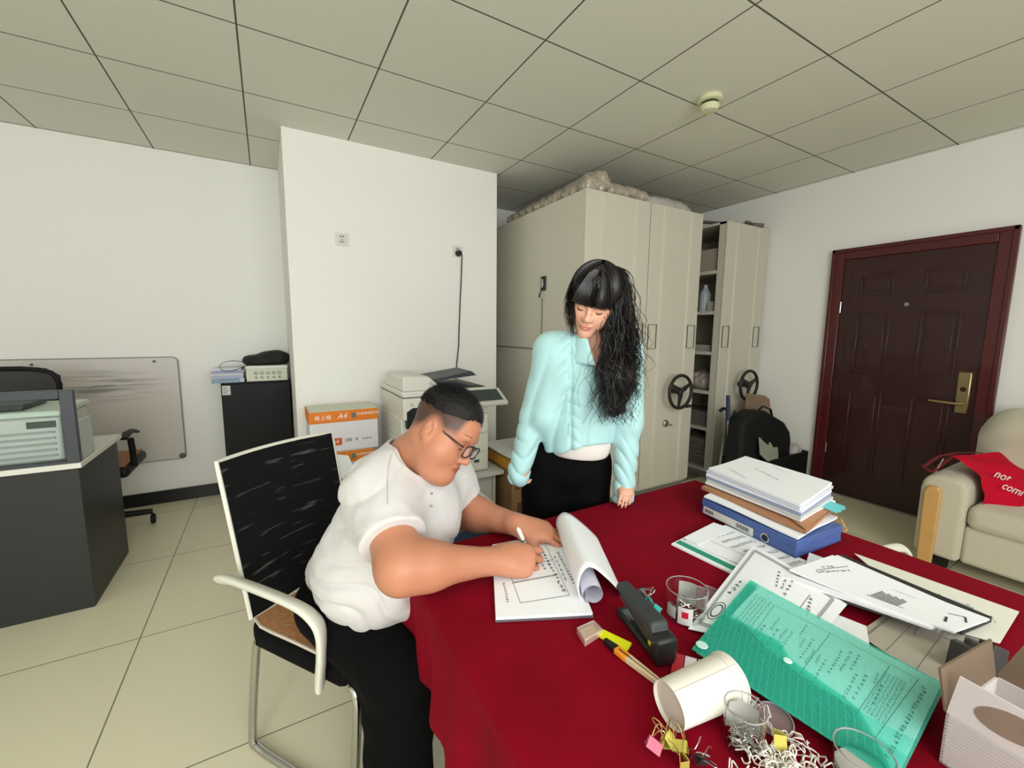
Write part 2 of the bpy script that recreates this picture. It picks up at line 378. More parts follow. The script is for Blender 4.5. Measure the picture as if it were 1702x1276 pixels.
MB().lathe([(0, .045), (.012, .045), (.022, .03), (.025, 0), (0, 0)], (1.37, 3.239, 1.992), rotm(math.pi / 2, 0, 0)).build('plug', blk, pc, smooth=True)
pts = [(1.37, 3.20, 1.992), (1.385, 3.195, 1.975), (1.392, 3.215, 1.93), (1.395, 3.235, 1.8), (1.385, 3.24, 1.6), (1.375, 3.24, 1.4), (1.37, 3.24, 1.25), (1.35, 3.235, 1.1), (1.34, 3.235, .9)]
MB().tube(pts, .0045, 8).build('cable', blk, pc, smooth=True)

# whiteboard
wb = thing('whiteboard', 'large white board with dark smudges leaning against the wall behind the desk', 'whiteboard', (-1.3, 4.1, .346))
r = .035; x0, x1, z0, z1 = -2.0, -.612, .350, 1.152
P = []
for cx, cz, a0 in ((x1 - r, z1 - r, 0), (x0 + r, z1 - r, 90), (x0 + r, z0 + r, 180), (x1 - r, z0 + r, 270)):
    for k in range(5): a = math.radians(a0 + k * 22.5); P.append((cx + r * math.cos(a), cz + r * math.sin(a)))
Fy = np.array([[1, 0, 0], [0, 0, -1], [0, 1, 0]], float)
wbm = mat('board_white', (205, 200, 192), .35, noise=.03, nscale=3)
nt = wbm.node_tree; b = nt.nodes['Principled BSDF']; tc = nt.nodes.new('ShaderNodeTexCoord'); mp = nt.nodes.new('ShaderNodeMapping'); mp.inputs['Scale'].default_value = (1.5, 1, 22); nt.links.new(tc.outputs['Object'], mp.inputs[0])
n = nt.nodes.new('ShaderNodeTexNoise'); n.inputs['Scale'].default_value = 1.6; n.inputs['Detail'].default_value = 8; nt.links.new(mp.outputs[0], n.inputs[0])
sp = nt.nodes.new('ShaderNodeSeparateXYZ'); nt.links.new(tc.outputs['Object'], sp.inputs[0])
def band(ax, c, w): 
    q = mnode(nt, 'SUBTRACT', sp.outputs[ax], c); q = mnode(nt, 'ABSOLUTE', q); q = mnode(nt, 'DIVIDE', q, w); q = mnode(nt, 'SUBTRACT', 1.0, q); return mnode(nt, 'MAXIMUM', q, 0.0)
q = mnode(nt, 'MULTIPLY', band('Z', .60, .14), band('X', .25, .42)); q = mnode(nt, 'MULTIPLY', q, mnode(nt, 'MAXIMUM', mnode(nt, 'SUBTRACT', n.outputs['Fac'], .44), 0.0)); q = mnode(nt, 'MULTIPLY', q, 7.0); q = mnode(nt, 'MINIMUM', q, .75)
mx = nt.nodes.new('ShaderNodeMix'); mx.data_type = 'RGBA'; nt.links.new(q, mx.inputs[0]); src = b.inputs['Base Color'].links[0].from_socket; nt.links.new(src, mx.inputs[6]); mx.inputs[7].default_value = (*lin((120, 114, 104)), 1); nt.links.new(mx.outputs[2], b.inputs['Base Color'])
MB().prism(P, Fy, (0, 4.122, 0), .007).build('board', wbm, wb)
MB().tube([(p[0], 4.118, p[1]) for p in P], .0045, 8, closed=True).build('frame', mat('grey_edge', (150, 148, 142), .4, .3), wb, smooth=True)
for (a, c, s) in ((x1 - .02, z0 + .02, 1), (x1 - .14, z1 - .03, .4), (-1.40, z1 - .035, .4)):
    MB().ell((a, 4.112, c), (.022 * s, .006, .022 * s)).build('fixing', mat('fixing_grey', (90, 84, 76), .5), wb, smooth=True)

# ------------------------------------------------------------------ desk on the left
dk = thing('office_desk', 'dark grey office desk with a white top at the left', 'desk', (-1.3, 3.0, 0))
dgrey = mat('desk_dark', (42, 42, 42), .45, noise=.06, nscale=4); lamw = mat('white_laminate', (222, 222, 212), .35)
MB().box((-2.2, 2.70, 0), (-.81, 2.72, .715)).build('front_panel', dgrey, dk)
MB().box((-.83, 2.72, 0), (-.81, 3.29, .715)).build('side_panel', dgrey, dk)
MB().box((-2.2, 2.67, .715), (-.79, 3.31, .74)).build('desktop', lamw, dk, bevel=.002)
ps = thing('desk_partition', 'low glass desk screen in a dark grey frame on the white desktop', 'partition', (-1.3, 2.71, .74))
fg = mat('partition_frame', (70, 73, 80), .35, .3)
MB().box((-.842, 2.685, .74), (-.795, 2.715, 1.085)).build('post', fg, ps, bevel=.003)
MB().box((-2.2, 2.685, 1.045), (-.842, 2.715, 1.085)).build('rail', fg, ps, bevel=.003)
MB().box((-2.2, 2.685, .74), (-.842, 2.715, .752)).build('rail', fg, ps, bevel=.002)
MB().box((-2.2, 2.697, .752), (-.842, 2.703, 1.045)).build('pane', mat('partition_glass', (246, 252, 250), .03, trans=1., ior=1.05), ps)
MB().box((-.812, 2.715, .742), (-.80, 2.90, .93)).build('side_screen', mat('frosted', (190, 196, 196), .4), ps, bevel=.003)
pr = thing('desktop_printer', 'grey white desktop machine behind the glass of the desk screen', 'printer', (-1.3, 2.9, .74))
pw = mat('printer_grey', (196, 198, 192), .45); 
MB().box((-1.75, 2.76, .742), (-.87, 3.12, .955)).build('body', pw, pr, bevel=.012)
w = MB()
for k in range(5): w.box((-1.73, 2.752, .765 + k * .028), (-.89, 2.762, .775 + k * .028))
w.build('ridges', mat('ridge_grey', (165, 168, 164), .5), pr, bevel=.002)
MB().box((-1.76, 2.745, .957), (-.862, 3.13, .985)).build('lid', mat('lid_green_white', (200, 210, 198), .4), pr, bevel=.006)
MB().box((-.98, 2.752, .905), (-.885, 2.762, .935)).build('display', mat('display_dark', (72, 78, 70), .3), pr)
w = MB()
for k in range(16): w.box((-1.42 + k * .022, 2.754, .915), (-1.408 + k * .022, 2.761, .925))
w.build('printed_text', mat('brown_ink', (150, 120, 110), .7), pr)
MB().box((-1.6, 2.80, .986), (-1.0, 3.05, 1.012)).build('paper_stack', mat('dark_tray', (62, 66, 64), .5), meta(thing('document_tray', 'dark flat tray lying on top of the machine behind the desk screen', 'tray', (-1.3, 2.9, .986)), None), bevel=.004)

# ------------------------------------------------------------------ black swivel chair behind the desk
oc = thing('office_chair', 'black mesh swivel chair standing behind the desk', 'chair', (-1.05, 3.72, 0))
cb = mat('chair_black', (16, 15, 16), .5, spec=.3); meshm = mat('mesh_grey', (62, 60, 60), .9, alpha=.75)
zz = lambda px, py, y=3.72: on_y(px, py, y)
a = [on_y(*p, 3.55) for p in ((0, 622), (30, 617), (85, 614), (98, 624), (100, 650), (96, 672))]
c0 = a[0]; xs = a[4][0]
pts = [(xs - .52, 3.60, .80), (xs - .53, 3.60, 1.0), (xs - .50, 3.585, 1.115), (xs - .25, 3.57, 1.135), (xs - .06, 3.565, 1.128), (xs, 3.565, 1.08), (xs - .01, 3.58, .98), (xs - .03, 3.60, .80)]
MB().tube(pts, .019, 10, closed=True, flat=(1, .8)).build('back_frame', cb, oc, smooth=True, subsurf=1)
MB().prism([(p[0], p[2]) for p in pts], Fy, (0, 3.585, 0), .003).build('back_mesh', meshm, oc)
MB().tube([(xs - .26, 3.6, .85), (xs - .26, 3.63, .6), (xs - .26, 3.68, .42)], .022).build('back_post', cb, oc, smooth=True)
sx = on_y(237, 790, 3.72)[0]
MB().grid(lambda u, v: V(sx - .50 + .50 * u, 3.62 + .5 * v - .22, .50 + .0 * u + .015 * math.sin(math.pi * u) - .012 * (2 * v - 1) ** 2), 8, 8)
def pad(x0, x1, y0, y1, z0, z1, m, name, parent, bev=.03): return MB().box((x0, y0, z0), (x1, y1, z1)).build(name, m, parent, bevel=bev, seg=4)
pad(sx - .5, sx, 3.42, 3.9, .43, .50, cb, 'seat', oc, .03)
pad(sx - .48, sx - .02, 3.44, 3.88, .498, .508, mat('bamboo_mat', (150, 98, 70), .6, noise=.4, nscale=80), 'seat_mat', oc, .004)
for X in (sx + .0, sx - .5):
    ar = MB().tube([(X, 3.56, .47), (X, 3.55, .58), (X, 3.53, .66)], .018).build('arm_post', cb, oc, smooth=True)
    MB().tube([(X, 3.40, .69), (X, 3.48, .71), (X, 3.58, .705), (X, 3.70, .67)], [.02, .026, .024, .016], 12, flat=(1, .5)).build('armrest', cb, ar, smooth=True)
bx = sx - .25
MB().cyl((bx, 3.66, .12), (bx, 3.66, .43), .03).build('gas_lift', cb, oc)
for k in range(5):
    an = math.radians(k * 72 + 12); e = V(bx + .29 * math.cos(an), 3.66 + .29 * math.sin(an), .075)
    b_ = MB().tube([(bx, 3.66, .12), e + V(0, 0, .015)], [.026, .018], 10).build('base_spoke', cb, oc, smooth=True)
    MB().cyl(e + V(-.012, 0, -.042), e + V(.012, 0, -.042), .032, n=16).cyl(e + V(0, 0, -.03), e, .01).build('caster', cb, b_, bevel=.004)

# ------------------------------------------------------------------ black cabinet in the corner with things on top
fr = thing('black_cabinet', 'black upright cabinet in the corner beside the white pillar', 'cabinet', (-.085, 3.95, 0))
fb = mat('gloss_black', (12, 12, 13), .45, spec=.25)
MB().box((-.322, 3.82, .03), (.138, 4.12, .965)).build('body', fb, fr, bevel=.004)
MB().box((-.322, 3.80, .04), (.138, 3.818, .955)).build('door', fb, fr, bevel=.004)
lb = MB().box((-.315, 3.797, .875), (-.262, 3.7995, .945)).build('rating_label', mat('label_white', (205, 206, 200), .6), fr)
w = MB()
for k in range(5): w.box((-.31, 3.796, .885 + .011 * k), (-.31 + .02 + .02 * ((k * 7) % 3) / 2, 3.797, .888 + .011 * k))
w.build('printed_text', ink, lb)
MB().box((-.32, 3.84, 0), (.136, 4.1, .03)).build('plinth', blk, fr)
bxw = thing('white_carton', 'white carton printed with small pictograms on the black cabinet', 'box', (.03, 3.95, .966))
cart = mat('white_carton', (212, 216, 196), .6)
MB().box((-.155, 3.82, .967), (.125, 4.08, 1.065)).build('body', cart, bxw, bevel=.002)
MB().box((-.158, 3.815, 1.064), (.128, 4.085, 1.088)).build('lid', mat('carton_lid', (226, 228, 218), .6), bxw, bevel=.003)
w = MB()
for k in range(5):
    X = -.09 + k * .04; w.lathe([(.011, 0), (.014, 0), (.014, .001), (.011, .001)], (X, 3.8195, 1.03), rotm(math.pi / 2, 0, 0), n=14); w.box((X - .008, 3.8185, 1.027), (X + .008, 3.8195, 1.031))
    w.box((X - .01, 3.8185, .998), (X + .006, 3.8195, 1.003)); w.box((X - .01, 3.8185, .988), (X + .011, 3.8195, .992))
w.build('pictogram', mat('carton_ink', (84, 88, 76), .7), bxw)
for i, (x0, x1, z, h, rz, c) in enumerate([(-.36, -.17, .967, .028, 0, (198, 206, 216)), (-.38, -.18, .996, .022, .05, (176, 184, 206)), (-.385, -.17, 1.019, .018, -.04, (206, 208, 210)), (-.37, -.175, 1.038, .020, .08, (160, 168, 196)), (-.36, -.18, 1.059, .018, -.06, (214, 216, 220))]):
    F_ = rotm(0, 0, rz)
    MB().obox(((x0 + x1) / 2, 3.93, z + h / 2), F_, V((x1 - x0) / 2, .11, h / 2)).build('document_bundle', mat('bundle_%d' % i, c, .7, noise=.1, nscale=200), label=['lowest pale blue document bundle of the small pile on the black cabinet', 'second document bundle from below in the pile on the black cabinet', 'middle pale grey document bundle in the pile on the black cabinet', 'blue grey document bundle second from top on the black cabinet', 'topmost white document bundle of the pile on the black cabinet'][i], cat='documents', group='document bundles on the black cabinet')
MB().box((-.375, 3.79, .968), (-.205, 3.812, .995)).build('plastic_packet', mat('packet', (120, 150, 170), .25, noise=.5, nscale=40), label='small blue and clear plastic packet in front of the document pile on the black cabinet', cat='packet')
bg_ = thing('black_bag', 'soft black bag lying on top of the white carton in the corner', 'bag', (.02, 3.95, 1.09))
sd = s_union([s_ell((-.02, 3.95, 1.115), (.16, .12, .045)), s_ell((.05, 3.95, 1.155), (.10, .1, .050)), s_ell((-.08, 3.93, 1.13), (.08, .08, .032))], .05)
o, _ = sdf_mesh('bag_body', lambda p: smax(sd(p) + .006 * wob(p, 35), -(p[:, 2] - 1.089), .008), (-.3, 3.75, 1.06), (.148, 4.12, 1.25), .008, mat('bag_black', (24, 25, 26), .7, bump=.2, bscale=80), bg_)
MB().tube([(-.12, 3.83, 1.10), (-.17, 3.81, 1.085), (-.25, 3.80, 1.05), (-.31, 3.80, 1.06), (-.33, 3.80, 1.10), (-.27, 3.81, 1.135), (-.20, 3.82, 1.13), (-.13, 3.84, 1.115)], .006, 8, flat=(1, .4)).build('strap', blk, bg_, smooth=True, subsurf=2)

# ------------------------------------------------------------------ A4 paper cartons
orng = mat('orange_print', (232, 128, 34), .55, noise=.12, nscale=6); cwh = mat('carton_white', (226, 226, 230), .65); wtx = mat('white_print', (250, 248, 240), .6); tabr = mat('tab_orange', (214, 92, 40), .55)
def a4box(x0, x1, y0, z, label, detail=2):
    t = thing('paper_carton', label, 'box', ((x0 + x1) / 2, y0 + .15, z), group='cartons of copy paper')
    MB().box((x0 + .004, y0 + .004, z + .001), (x1 - .004, y0 + .296, z + .20)).build('body', cwh, t, bevel=.002)
    l = MB(); l.box((x0, y0, z + .20), (x1, y0 + .30, z + .275)); l.build('lid', orng, t, bevel=.003)
    w = MB(); w.box((x0 + .006, y0 + .006, z + .2755), (x1 - .006, y0 + .294, z + .279)); w.build('tape', mat('lid_tape', (206, 212, 190), .4, noise=.1, nscale=30), t)
    text('格上格', .034, (x0 + .085, y0 - .001, z + .235), (1, 0, 0), (0, 0, 1), wtx, t)
    text('A4', .05, (x0 + .205, y0 - .001, z + .238), (1, 0, 0), (0, 0, 1), wtx, t, shear=.25)
    MB().box((x0 + .262, y0 - .0015, z + .222), (x0 + .292, y0, z + .256)).build('badge', mat('badge_grey', (120, 116, 96), .5), t)
    text('多功能静电复印纸', .02, (x0 + .365, y0 - .001, z + .245), (1, 0, 0), (0, 0, 1), wtx, t)
    MB().box((x0 + .115, y0 + .001, z + .045), (x0 + .195, y0 + .0035, z + .092)).build('brand_tab', tabr, t)
    text('A4', .036, (x0 + .155, y0, z + .068), (1, 0, 0), (0, 0, 1), wtx, t, shear=.25)
    text('500', .030, (x0 + .238, y0 + .003, z + .072), (1, 0, 0), (0, 0, 1), ink, t)
    text('8', .030, (x0 + .29, y0 + .003, z + .072), (1, 0, 0), (0, 0, 1), ink, t)
    w = MB(); 
    for k in range(3): w.box((x0 + .33 + .02 * k, y0 + .002, z + .068), (x0 + .342 + .02 * k, y0 + .0037, z + .074))
    w.build('printed_text', ink, t)
a4box(.20, .635, 2.93, .565, 'topmost white and orange carton of copy paper in front of the pillar')
a4box(.19, .60, 2.93, .285, 'second carton of copy paper, under the topmost one, half behind the seated man')
a4box(.20, .62, 2.93, .0, 'lowest carton of copy paper standing on the floor by the pillar')
def drape(u, v):
    p = on_y(525 + 55 * u + 8 * v, 752 + 6 * u, 2.9); return V(p[0], 2.905 - .02 * v - .012 * math.sin(6 * u), p[2] - .17 * v * (.55 + .45 * math.sin(math.pi * min(1, u * 1.1))))
MB().slab(drape, 12, 10, (0, -.003, 0)).build('wrinkled_sheet', paper, smooth=True, label='crumpled printed white sheet hanging in front of the second paper carton', cat='paper')
# ------------------------------------------------------------------ photocopier and things round it
cp = thing('photocopier', 'white office photocopier with a document feeder in front of the pillar', 'photocopier', (1.02, 2.9, .386))
cw = mat('copier_white', (226, 226, 216), .4); cdk = mat('copier_dark', (58, 60, 66), .45)
X0, X1, Ya, Yb = .72, 1.322, 2.60, 3.19
w = MB(); w.box((X0, Ya, .388), (X1, Yb, .66)); w.box((X0, Ya + .06, .66), (X1, Yb, .80)); w.box((X0, Ya, .80), (X1, Yb, .945)); w.box((X0 + .20, Ya, .66), (X1, Ya + .10, .80))
w.build('body', cw, cp, bevel=.008)
MB().prism([(-.02, -.02), (.17, -.02), (.17, .075), (.14, .115), (.02, .115), (-.02, .09)], Fy, (X0 + .04, Ya + .02, .765), .0225).build('output_recess', blk, cp, bevel=.004)
w = MB(); w.box((X0 + .02, Ya - .006, .53), (X1 - .02, Ya, .652)); w.box((X0 + .02, Ya - .006, .40), (X1 - .02, Ya, .522)); w.build('paper_drawer', cw, cp, bevel=.004)
w = MB(); w.cyl((X0 + .055, Ya - .002, .90), (X0 + .055, Ya + .01, .90), .012); w.build('button', mat('copier_grey', (196, 198, 190), .5), cp)
MB().box((X1 - .115, Ya - .007, .455), (X1 - .075, Ya - .005, .475)).build('size_label', ink, cp)
MB().box((X0 - .004, Ya - .004, .948), (X1 - .01, Yb, .985)).build('scanner_lid', cw, cp, bevel=.008)
MB().box((X0 - .003, Ya - .003, .944), (X1 - .01, Yb, .948)).build('lid_gap', mat('seam_grey', (110, 112, 108), .6), cp)
MB().prism([(X0, .985), (.99, .985), (.90, 1.07), (.885, 1.078), (.74, 1.082), (.722, 1.075)], Fy, (0, 2.83, 0), .225).build('document_feeder', cw, cp, bevel=.01)
MB().hexa([(.99, 2.62, .988), (1.31, 2.62, .988), (1.31, 3.05, .988), (.95, 3.05, .988)], [(.985, 2.64, 1.0), (1.29, 2.63, .994), (1.29, 3.05, .994), (.93, 3.05, 1.01)]).build('feeder_bed', cdk, cp, bevel=.002)
MB().hexa([(.95, 2.68, 1.035), (1.27, 2.68, 1.062), (1.27, 3.02, 1.062), (.93, 3.02, 1.035)], [(.95, 2.68, 1.047), (1.23, 2.68, 1.092), (1.26, 3.02, 1.092), (.93, 3.02, 1.047)]).build('feeder_tray', cdk, cp, bevel=.004)
MB().cyl((.905, 2.60, 1.03), (.905, 2.61, 1.03), .014).build('hinge_button', mat('copier_grey', (196, 198, 190), .5), cp)
F_ = frame((1, 0, 0), (0, -.55, 1))
pn = MB().obox((1.25, 2.53, .925), F_, V(.15, .085, .014)).build('control_panel', mat('panel_white', (214, 214, 206), .4), cp, bevel=.006)
MB().obox((1.26, 2.525, .941), F_, V(.11, .06, .002)).build('display', mat('lcd_dark', (60, 72, 68), .25), pn)
st = thing('copier_stand', 'low white stand under the photocopier', 'stand', (1.03, 2.88, 0))
sw = mat('stand_white', (208, 210, 204), .5)
MB().box((.68, 2.54, .355), (1.42, 3.21, .385)).build('top', sw, st, bevel=.004)
MB().box((.72, 2.60, 0), (.74, 3.18, .355)).build('side_panel', sw, st); MB().box((1.36, 2.60, 0), (1.38, 3.18, .355)).build('side_panel', sw, st)
MB().box((.74, 2.62, .02), (1.36, 2.635, .35)).build('front_panel', sw, st)
cb2 = mat('cardboard', (150, 116, 78), .8, noise=.1, nscale=12); otape = mat('orange_tape', (206, 146, 40), .45, noise=.15, nscale=20)
t = thing('cardboard_box', 'tall brown cardboard box with orange tape between copier and standing woman', 'box', (1.52, 2.6, 0))
MB().box((1.43, 2.45, .002), (1.74, 2.86, .50)).build('body', cb2, t, bevel=.004)
MB().box((1.427, 2.447, .40), (1.743, 2.863, .47)).build('tape', otape, t, bevel=.002)
for (a, b, c, e) in ((1.46, 1.50, .26, .34), (1.52, 1.55, .26, .34), (1.60, 1.68, .16, .26), (1.60, 1.68, .30, .36), (1.48, 1.54, .08, .16)): MB().box((a, 2.446, c), (b, 2.449, e)).build('print_mark', mat('brown_print', (96, 66, 44), .8), t)
lf = MB().box((1.40, 2.44, .50), (1.76, 2.88, .512)).build('lid', mat('tray_white', (214, 216, 214), .45), t, bevel=.003)
sd = s_union([s_ell((1.56, 2.50, .60), (.07, .05, .085)), s_ell((1.60, 2.54, .57), (.06, .06, .05))], .03)
sdf_mesh('plastic_bag', lambda p: smax(sd(p) + .008 * wob(p, 60), -(p[:, 2] - .514), .01), (1.42, 2.4, .49), (1.72, 2.64, .73), .006, mat('bag_white', (222, 220, 226), .35, trans=.1), None)
meta(bpy.data.objects['plastic_bag'], 'crumpled white plastic bag on the cardboard box beside the woman', 'bag')
t = thing('low_cabinet', 'low white cabinet between the table and the photocopier', 'cabinet', (.78, 1.82, 0))
MB().box((.56, 1.60, .0), (1.0, 2.0, .44)).build('body', sw, t, bevel=.004); MB().box((.57, 1.595, .02), (.775, 1.60, .43)).box((.785, 1.595, .02), (.99, 1.60, .43)).build('door', sw, t)
t = thing('blue_file_box', 'dark blue box file with a white label on the low white cabinet behind the table', 'box file', (.72, 1.70, .441))
MB().box((.58, 1.61, .442), (.90, 1.86, .50)).build('body', mat('navy_box', (56, 72, 108), .55), t, bevel=.003)
MB().box((.70, 1.64, .5002), (.79, 1.68, .502)).build('label', mat('label_white', (205, 206, 200), .6), t)
t = MB().box((.72, 2.12, .001), (1.12, 2.50, .36)).build('white_carton', mat('carton_white', (226, 226, 230), .65), label='plain white carton on the floor in front of the copier stand', cat='box', bevel=.003)

# ------------------------------------------------------------------ mobile shelving
cabm = mat('shelving_paint', (204, 200, 184), .45, noise=.02, nscale=2); cabd = mat('shelving_edge', (120, 120, 108), .5); rub = mat('wheel_black', (34, 30, 28), .5); dkin = mat('shelf_inside', (92, 92, 86), .6)
def unit(name, label, x0, x1, solid=True, wheel=True, yf=2.35):
    t = thing(name, label, 'shelving', ((x0 + x1) / 2, 3.2, 0), group='mobile shelving units')
    Yb = 4.06
    if solid: MB().box((x0 + .004, yf + .02, .06), (x1 - .004, Yb, 2.35)).build('body', cabm, t, bevel=.003)
    MB().box((x0 + .003, yf, .08), (x1 - .003, yf + .02, 2.352)).build('end_panel', cabm, t, bevel=.004)
    W = x1 - x0
    w = MB()
    for a in (.22, .74): w.prism([(x0 + W * a, 0), (x0 + W * a + .006, -.010), (x0 + W * a + .016, -.012), (x0 + W * a + .022, 0)], np.eye(3), (0, yf, 1.215), 1.12)
    w.build('rib', cabm, t)
    for a in (.11, .87):
        cx = x0 + W * a; z0, z1, hw = 1.245, 1.435, .046
        w = MB(); P = [(cx - hw, yf - .004, z0), (cx + hw, yf - .004, z0), (cx + hw, yf - .004, z1), (cx - hw, yf - .004, z1)]
        w.tube(P, .0045, 6, closed=True); w.build('label_frame', mat('frame_brown', (92, 88, 76), .5), t)
    MB().box((x0 + .01, yf + .05, .0), (x1 - .01, 4.0, .06)).build('rail_base', cabd, t)
    cx, cz = x0 + W * .53, .892
    wh = MB().tube([(cx + .135 * math.cos(a), yf - .10, cz + .135 * math.sin(a)) for a in np.linspace(0, 2 * math.pi, 41)[:-1]], .0135, 10, closed=True).build('hand_wheel', rub, t, smooth=True)
    w = MB().cyl((cx, yf - .095, cz), (cx, yf, cz), .022); w.lathe([(0, .02), (.02, .018), (.034, .0), (.034, -.012)], (cx, yf - .10, cz), rotm(math.pi / 2, 0, 0), n=24)
    w.build('hub', rub, wh, smooth=True)
    MB().lathe([(.012, .0), (.017, .003), (.017, -.003)], (cx, yf - .122, cz), rotm(math.pi / 2, 0, 0), n=24).build('hub_cap', steelm, wh)
    for dg in (28, 150, 262):
        a = math.radians(dg); e = V(cx + .13 * math.cos(a), yf - .10, cz + .13 * math.sin(a)); u = V(math.cos(a), 0, math.sin(a)); s_ = V(-math.sin(a), 0, math.cos(a)); c = V(cx, yf - .105, cz)
        MB().hexa([c - s_ * .026 + V(0, .008, 0), c + s_ * .026 + V(0, .008, 0), e + s_ * .009 + V(0, .006, 0), e - s_ * .009 + V(0, .006, 0)], [c - s_ * .026 - V(0, .008, 0), c + s_ * .026 - V(0, .008, 0), e + s_ * .009 - V(0, .006, 0), e - s_ * .009 - V(0, .006, 0)]).build('spoke', rub, wh, bevel=.003)
    a = math.radians(-62); c = V(cx + .137 * math.cos(a), yf - .10, cz + .137 * math.sin(a))
    MB().tube([c + V(-.05, 0, -.005), c + V(.03, 0, -.006), c + V(.06, -.02, -.002)], [.008, .014, .012], 10).build('knob', rub, wh, smooth=True)
    lk = MB().lathe([(0, .02), (.02, .02), (.03, .012), (.032, 0)], (cx - .045, yf, .615), rotm(math.pi / 2, 0, 0), n=16).build('lock', steelm, t, smooth=True)
    MB().tube([(cx - .045, yf - .03, .615), (cx - .02, yf - .035, .605), (cx + .02, yf - .02, .592)], .006, 6).build('key', steelm, lk)
    return t
u1 = unit('shelving_unit', 'grey mobile shelving unit nearest the pillar, behind the standing woman, with a flat side door', 1.94, 2.577)
MB().box((1.936, 2.38, 1.225), (1.944, 4.05, 1.235)).box((1.936, 2.86, .08), (1.944, 2.865, 1.64)).build('door_seam', cabd, u1)
lt = MB().box((1.930, 2.815, 1.70), (1.942, 2.875, 1.81)).build('side_lock', blk, u1, bevel=.003)
MB().box((1.922, 2.835, 1.72), (1.932, 2.858, 1.79)).build('lock_lever', steelm, lt, bevel=.003)
w = MB().tube([(1.93, 2.862, 1.705), (1.92, 2.868, 1.67), (1.92, 2.87, 1.645)], .005, 6); w.ell((1.92, 2.872, 1.66), (.004, .012, .014)); w.build('key', blk, lt)
unit('shelving_unit', 'grey mobile shelving unit in the middle, its hand wheel clear of the woman', 2.580, 3.20)
u3 = unit('shelving_unit', 'rightmost grey mobile shelving unit, standing apart with open shelves showing', 3.535, 4.165, solid=False)
w = MB()
for (y0, y1) in ((2.37, 2.43), (4.0, 4.06)): w.box((3.54, y0, .06), (3.56, y1, 2.35)); w.box((4.14, y0, .06), (4.16, y1, 2.35)); w.box((3.56, y0 + .02, .06), (4.14, y0 + .03, 2.35))
w.box((4.15, 2.43, .06), (4.16, 4.0, 2.35)); w.box((3.54, 2.37, 2.33), (4.16, 4.06, 2.35)); w.build('upright_frame', cabm, u3)
SZ = [.09, .484, .832, 1.201, 1.573, 1.938]
for z in SZ: MB().box((3.545, 2.40, z - .03), (4.15, 4.05, z)).build('shelf', cabm, u3)
MB().box((3.20, 2.45, .0), (3.535, 4.0, .012)).build('trim_2', cabd, **S)
spec = [(0, 'stack of papers', 'papers'), (1, 'papers', 'papers'), (2, 'bundle', 'bundle')]
def shelf_item(name, label, cat, group, y, z, sx, sy, sz, m, kind='box', **kw):
    x = 3.575
    if kind == 'box':
        t = MB(); n = kw.get('n', 1)
        for k in range(n):
            dx, dy = (rng.uniform(0, .02), rng.uniform(-.01, .01)) if n > 1 else (0, 0); t.box((x + dx, y + dy, z + .001 + sz * k / n), (x + sx, y + sy, z + .001 + sz * (k + .85) / n if n > 1 else z + sz))
        return t.build(name, m, label=label, cat=cat, group=group)
    if kind == 'bottle': return MB().lathe([(0, 0), (.05, 0), (.055, .02), (.055, .16), (.03, .21), (.02, .22), (.02, .25), (0, .25)], (x + .06, y, z + .001), n=20).build(name, m, smooth=True, label=label, cat=cat, group=group)
    if kind == 'soft':
        s0 = s_union([s_ell((x + .15, y + .12, z + sz * .4), (.14, .13, sz * .5)), s_ell((x + .2, y + .22, z + sz * .35), (.12, .12, sz * .45)), s_ell((x + .12, y + .05, z + sz * .3), (.09, .08, sz * .35))], .05)
        o, _ = sdf_mesh(name, lambda p: smax(s0(p) + .015 * wob(p, 40), -(p[:, 2] - z - .001), .01), (x - .02, y - .1, z - .02), (x + .42, y + .42, z + sz * 1.2), .011, m, None)
        return meta(o, label, cat, group)
pg = mat('old_paper', (176, 172, 160), .8, noise=.15, nscale=60); pg2 = mat('old_paper_dark', (120, 116, 108), .8, noise=.3, nscale=40); ct = mat('shelf_carton', (164, 154, 138), .8, noise=.1)
for (n_, lb_, c_, g_, y, z, sx, sy, sz, m, k, kw) in [
    ('carton', 'pale carton standing at the front of the top shelf', 'box', None, 2.46, SZ[5], .3, .22, .20, ct, 'box', {}),
    ('paper_roll', 'pale upright roll at the front of the top shelf, behind the pale carton', 'roll', None, 2.72, SZ[5], .25, .18, .24, pg, 'box', {}),
    ('bottle', 'pale grey bottle standing on the second shelf from the top', 'bottle', None, 2.60, SZ[4], .1, .1, .25, mat('bottle_grey', (176, 182, 188), .4), 'bottle', {}),
    ('small_jar', 'small white jar on the second shelf from the top, nearest the open edge', 'jar', None, 2.47, SZ[4], .06, .06, .09, pg, 'box', {}),
    ('document_pile', 'low pile of papers on the third shelf from the top', 'documents', None, 2.48, SZ[3], .3, .3, .06, pg, 'box', {'n': 5}),
    ('wrapped_bundle', 'crumpled plastic wrapped bundle on the shelf at hand wheel height', 'bundle', None, 2.50, SZ[2], .3, .3, .2, mat('wrapped', (168, 158, 150), .3, noise=.4, nscale=50), 'soft', {}),
    ('document_pile', 'pile of dark bound papers on the second shelf from the bottom', 'documents', None, 2.47, SZ[1], .3, .4, .14, pg2, 'box', {'n': 7}),
    ('document_pile', 'tall pile of grey papers on the bottom shelf, nearest the open edge', 'documents', None, 2.47, SZ[0], .3, .3, .27, pg2, 'box', {'n': 12}),
    ('document_pile', 'pale pile of papers on the bottom shelf, deeper in', 'documents', None, 2.80, SZ[0], .3, .3, .30, pg, 'box', {'n': 10})]:
    shelf_item(n_, lb_, c_, g_, y, z, sx, sy, sz, m, k, **kw)
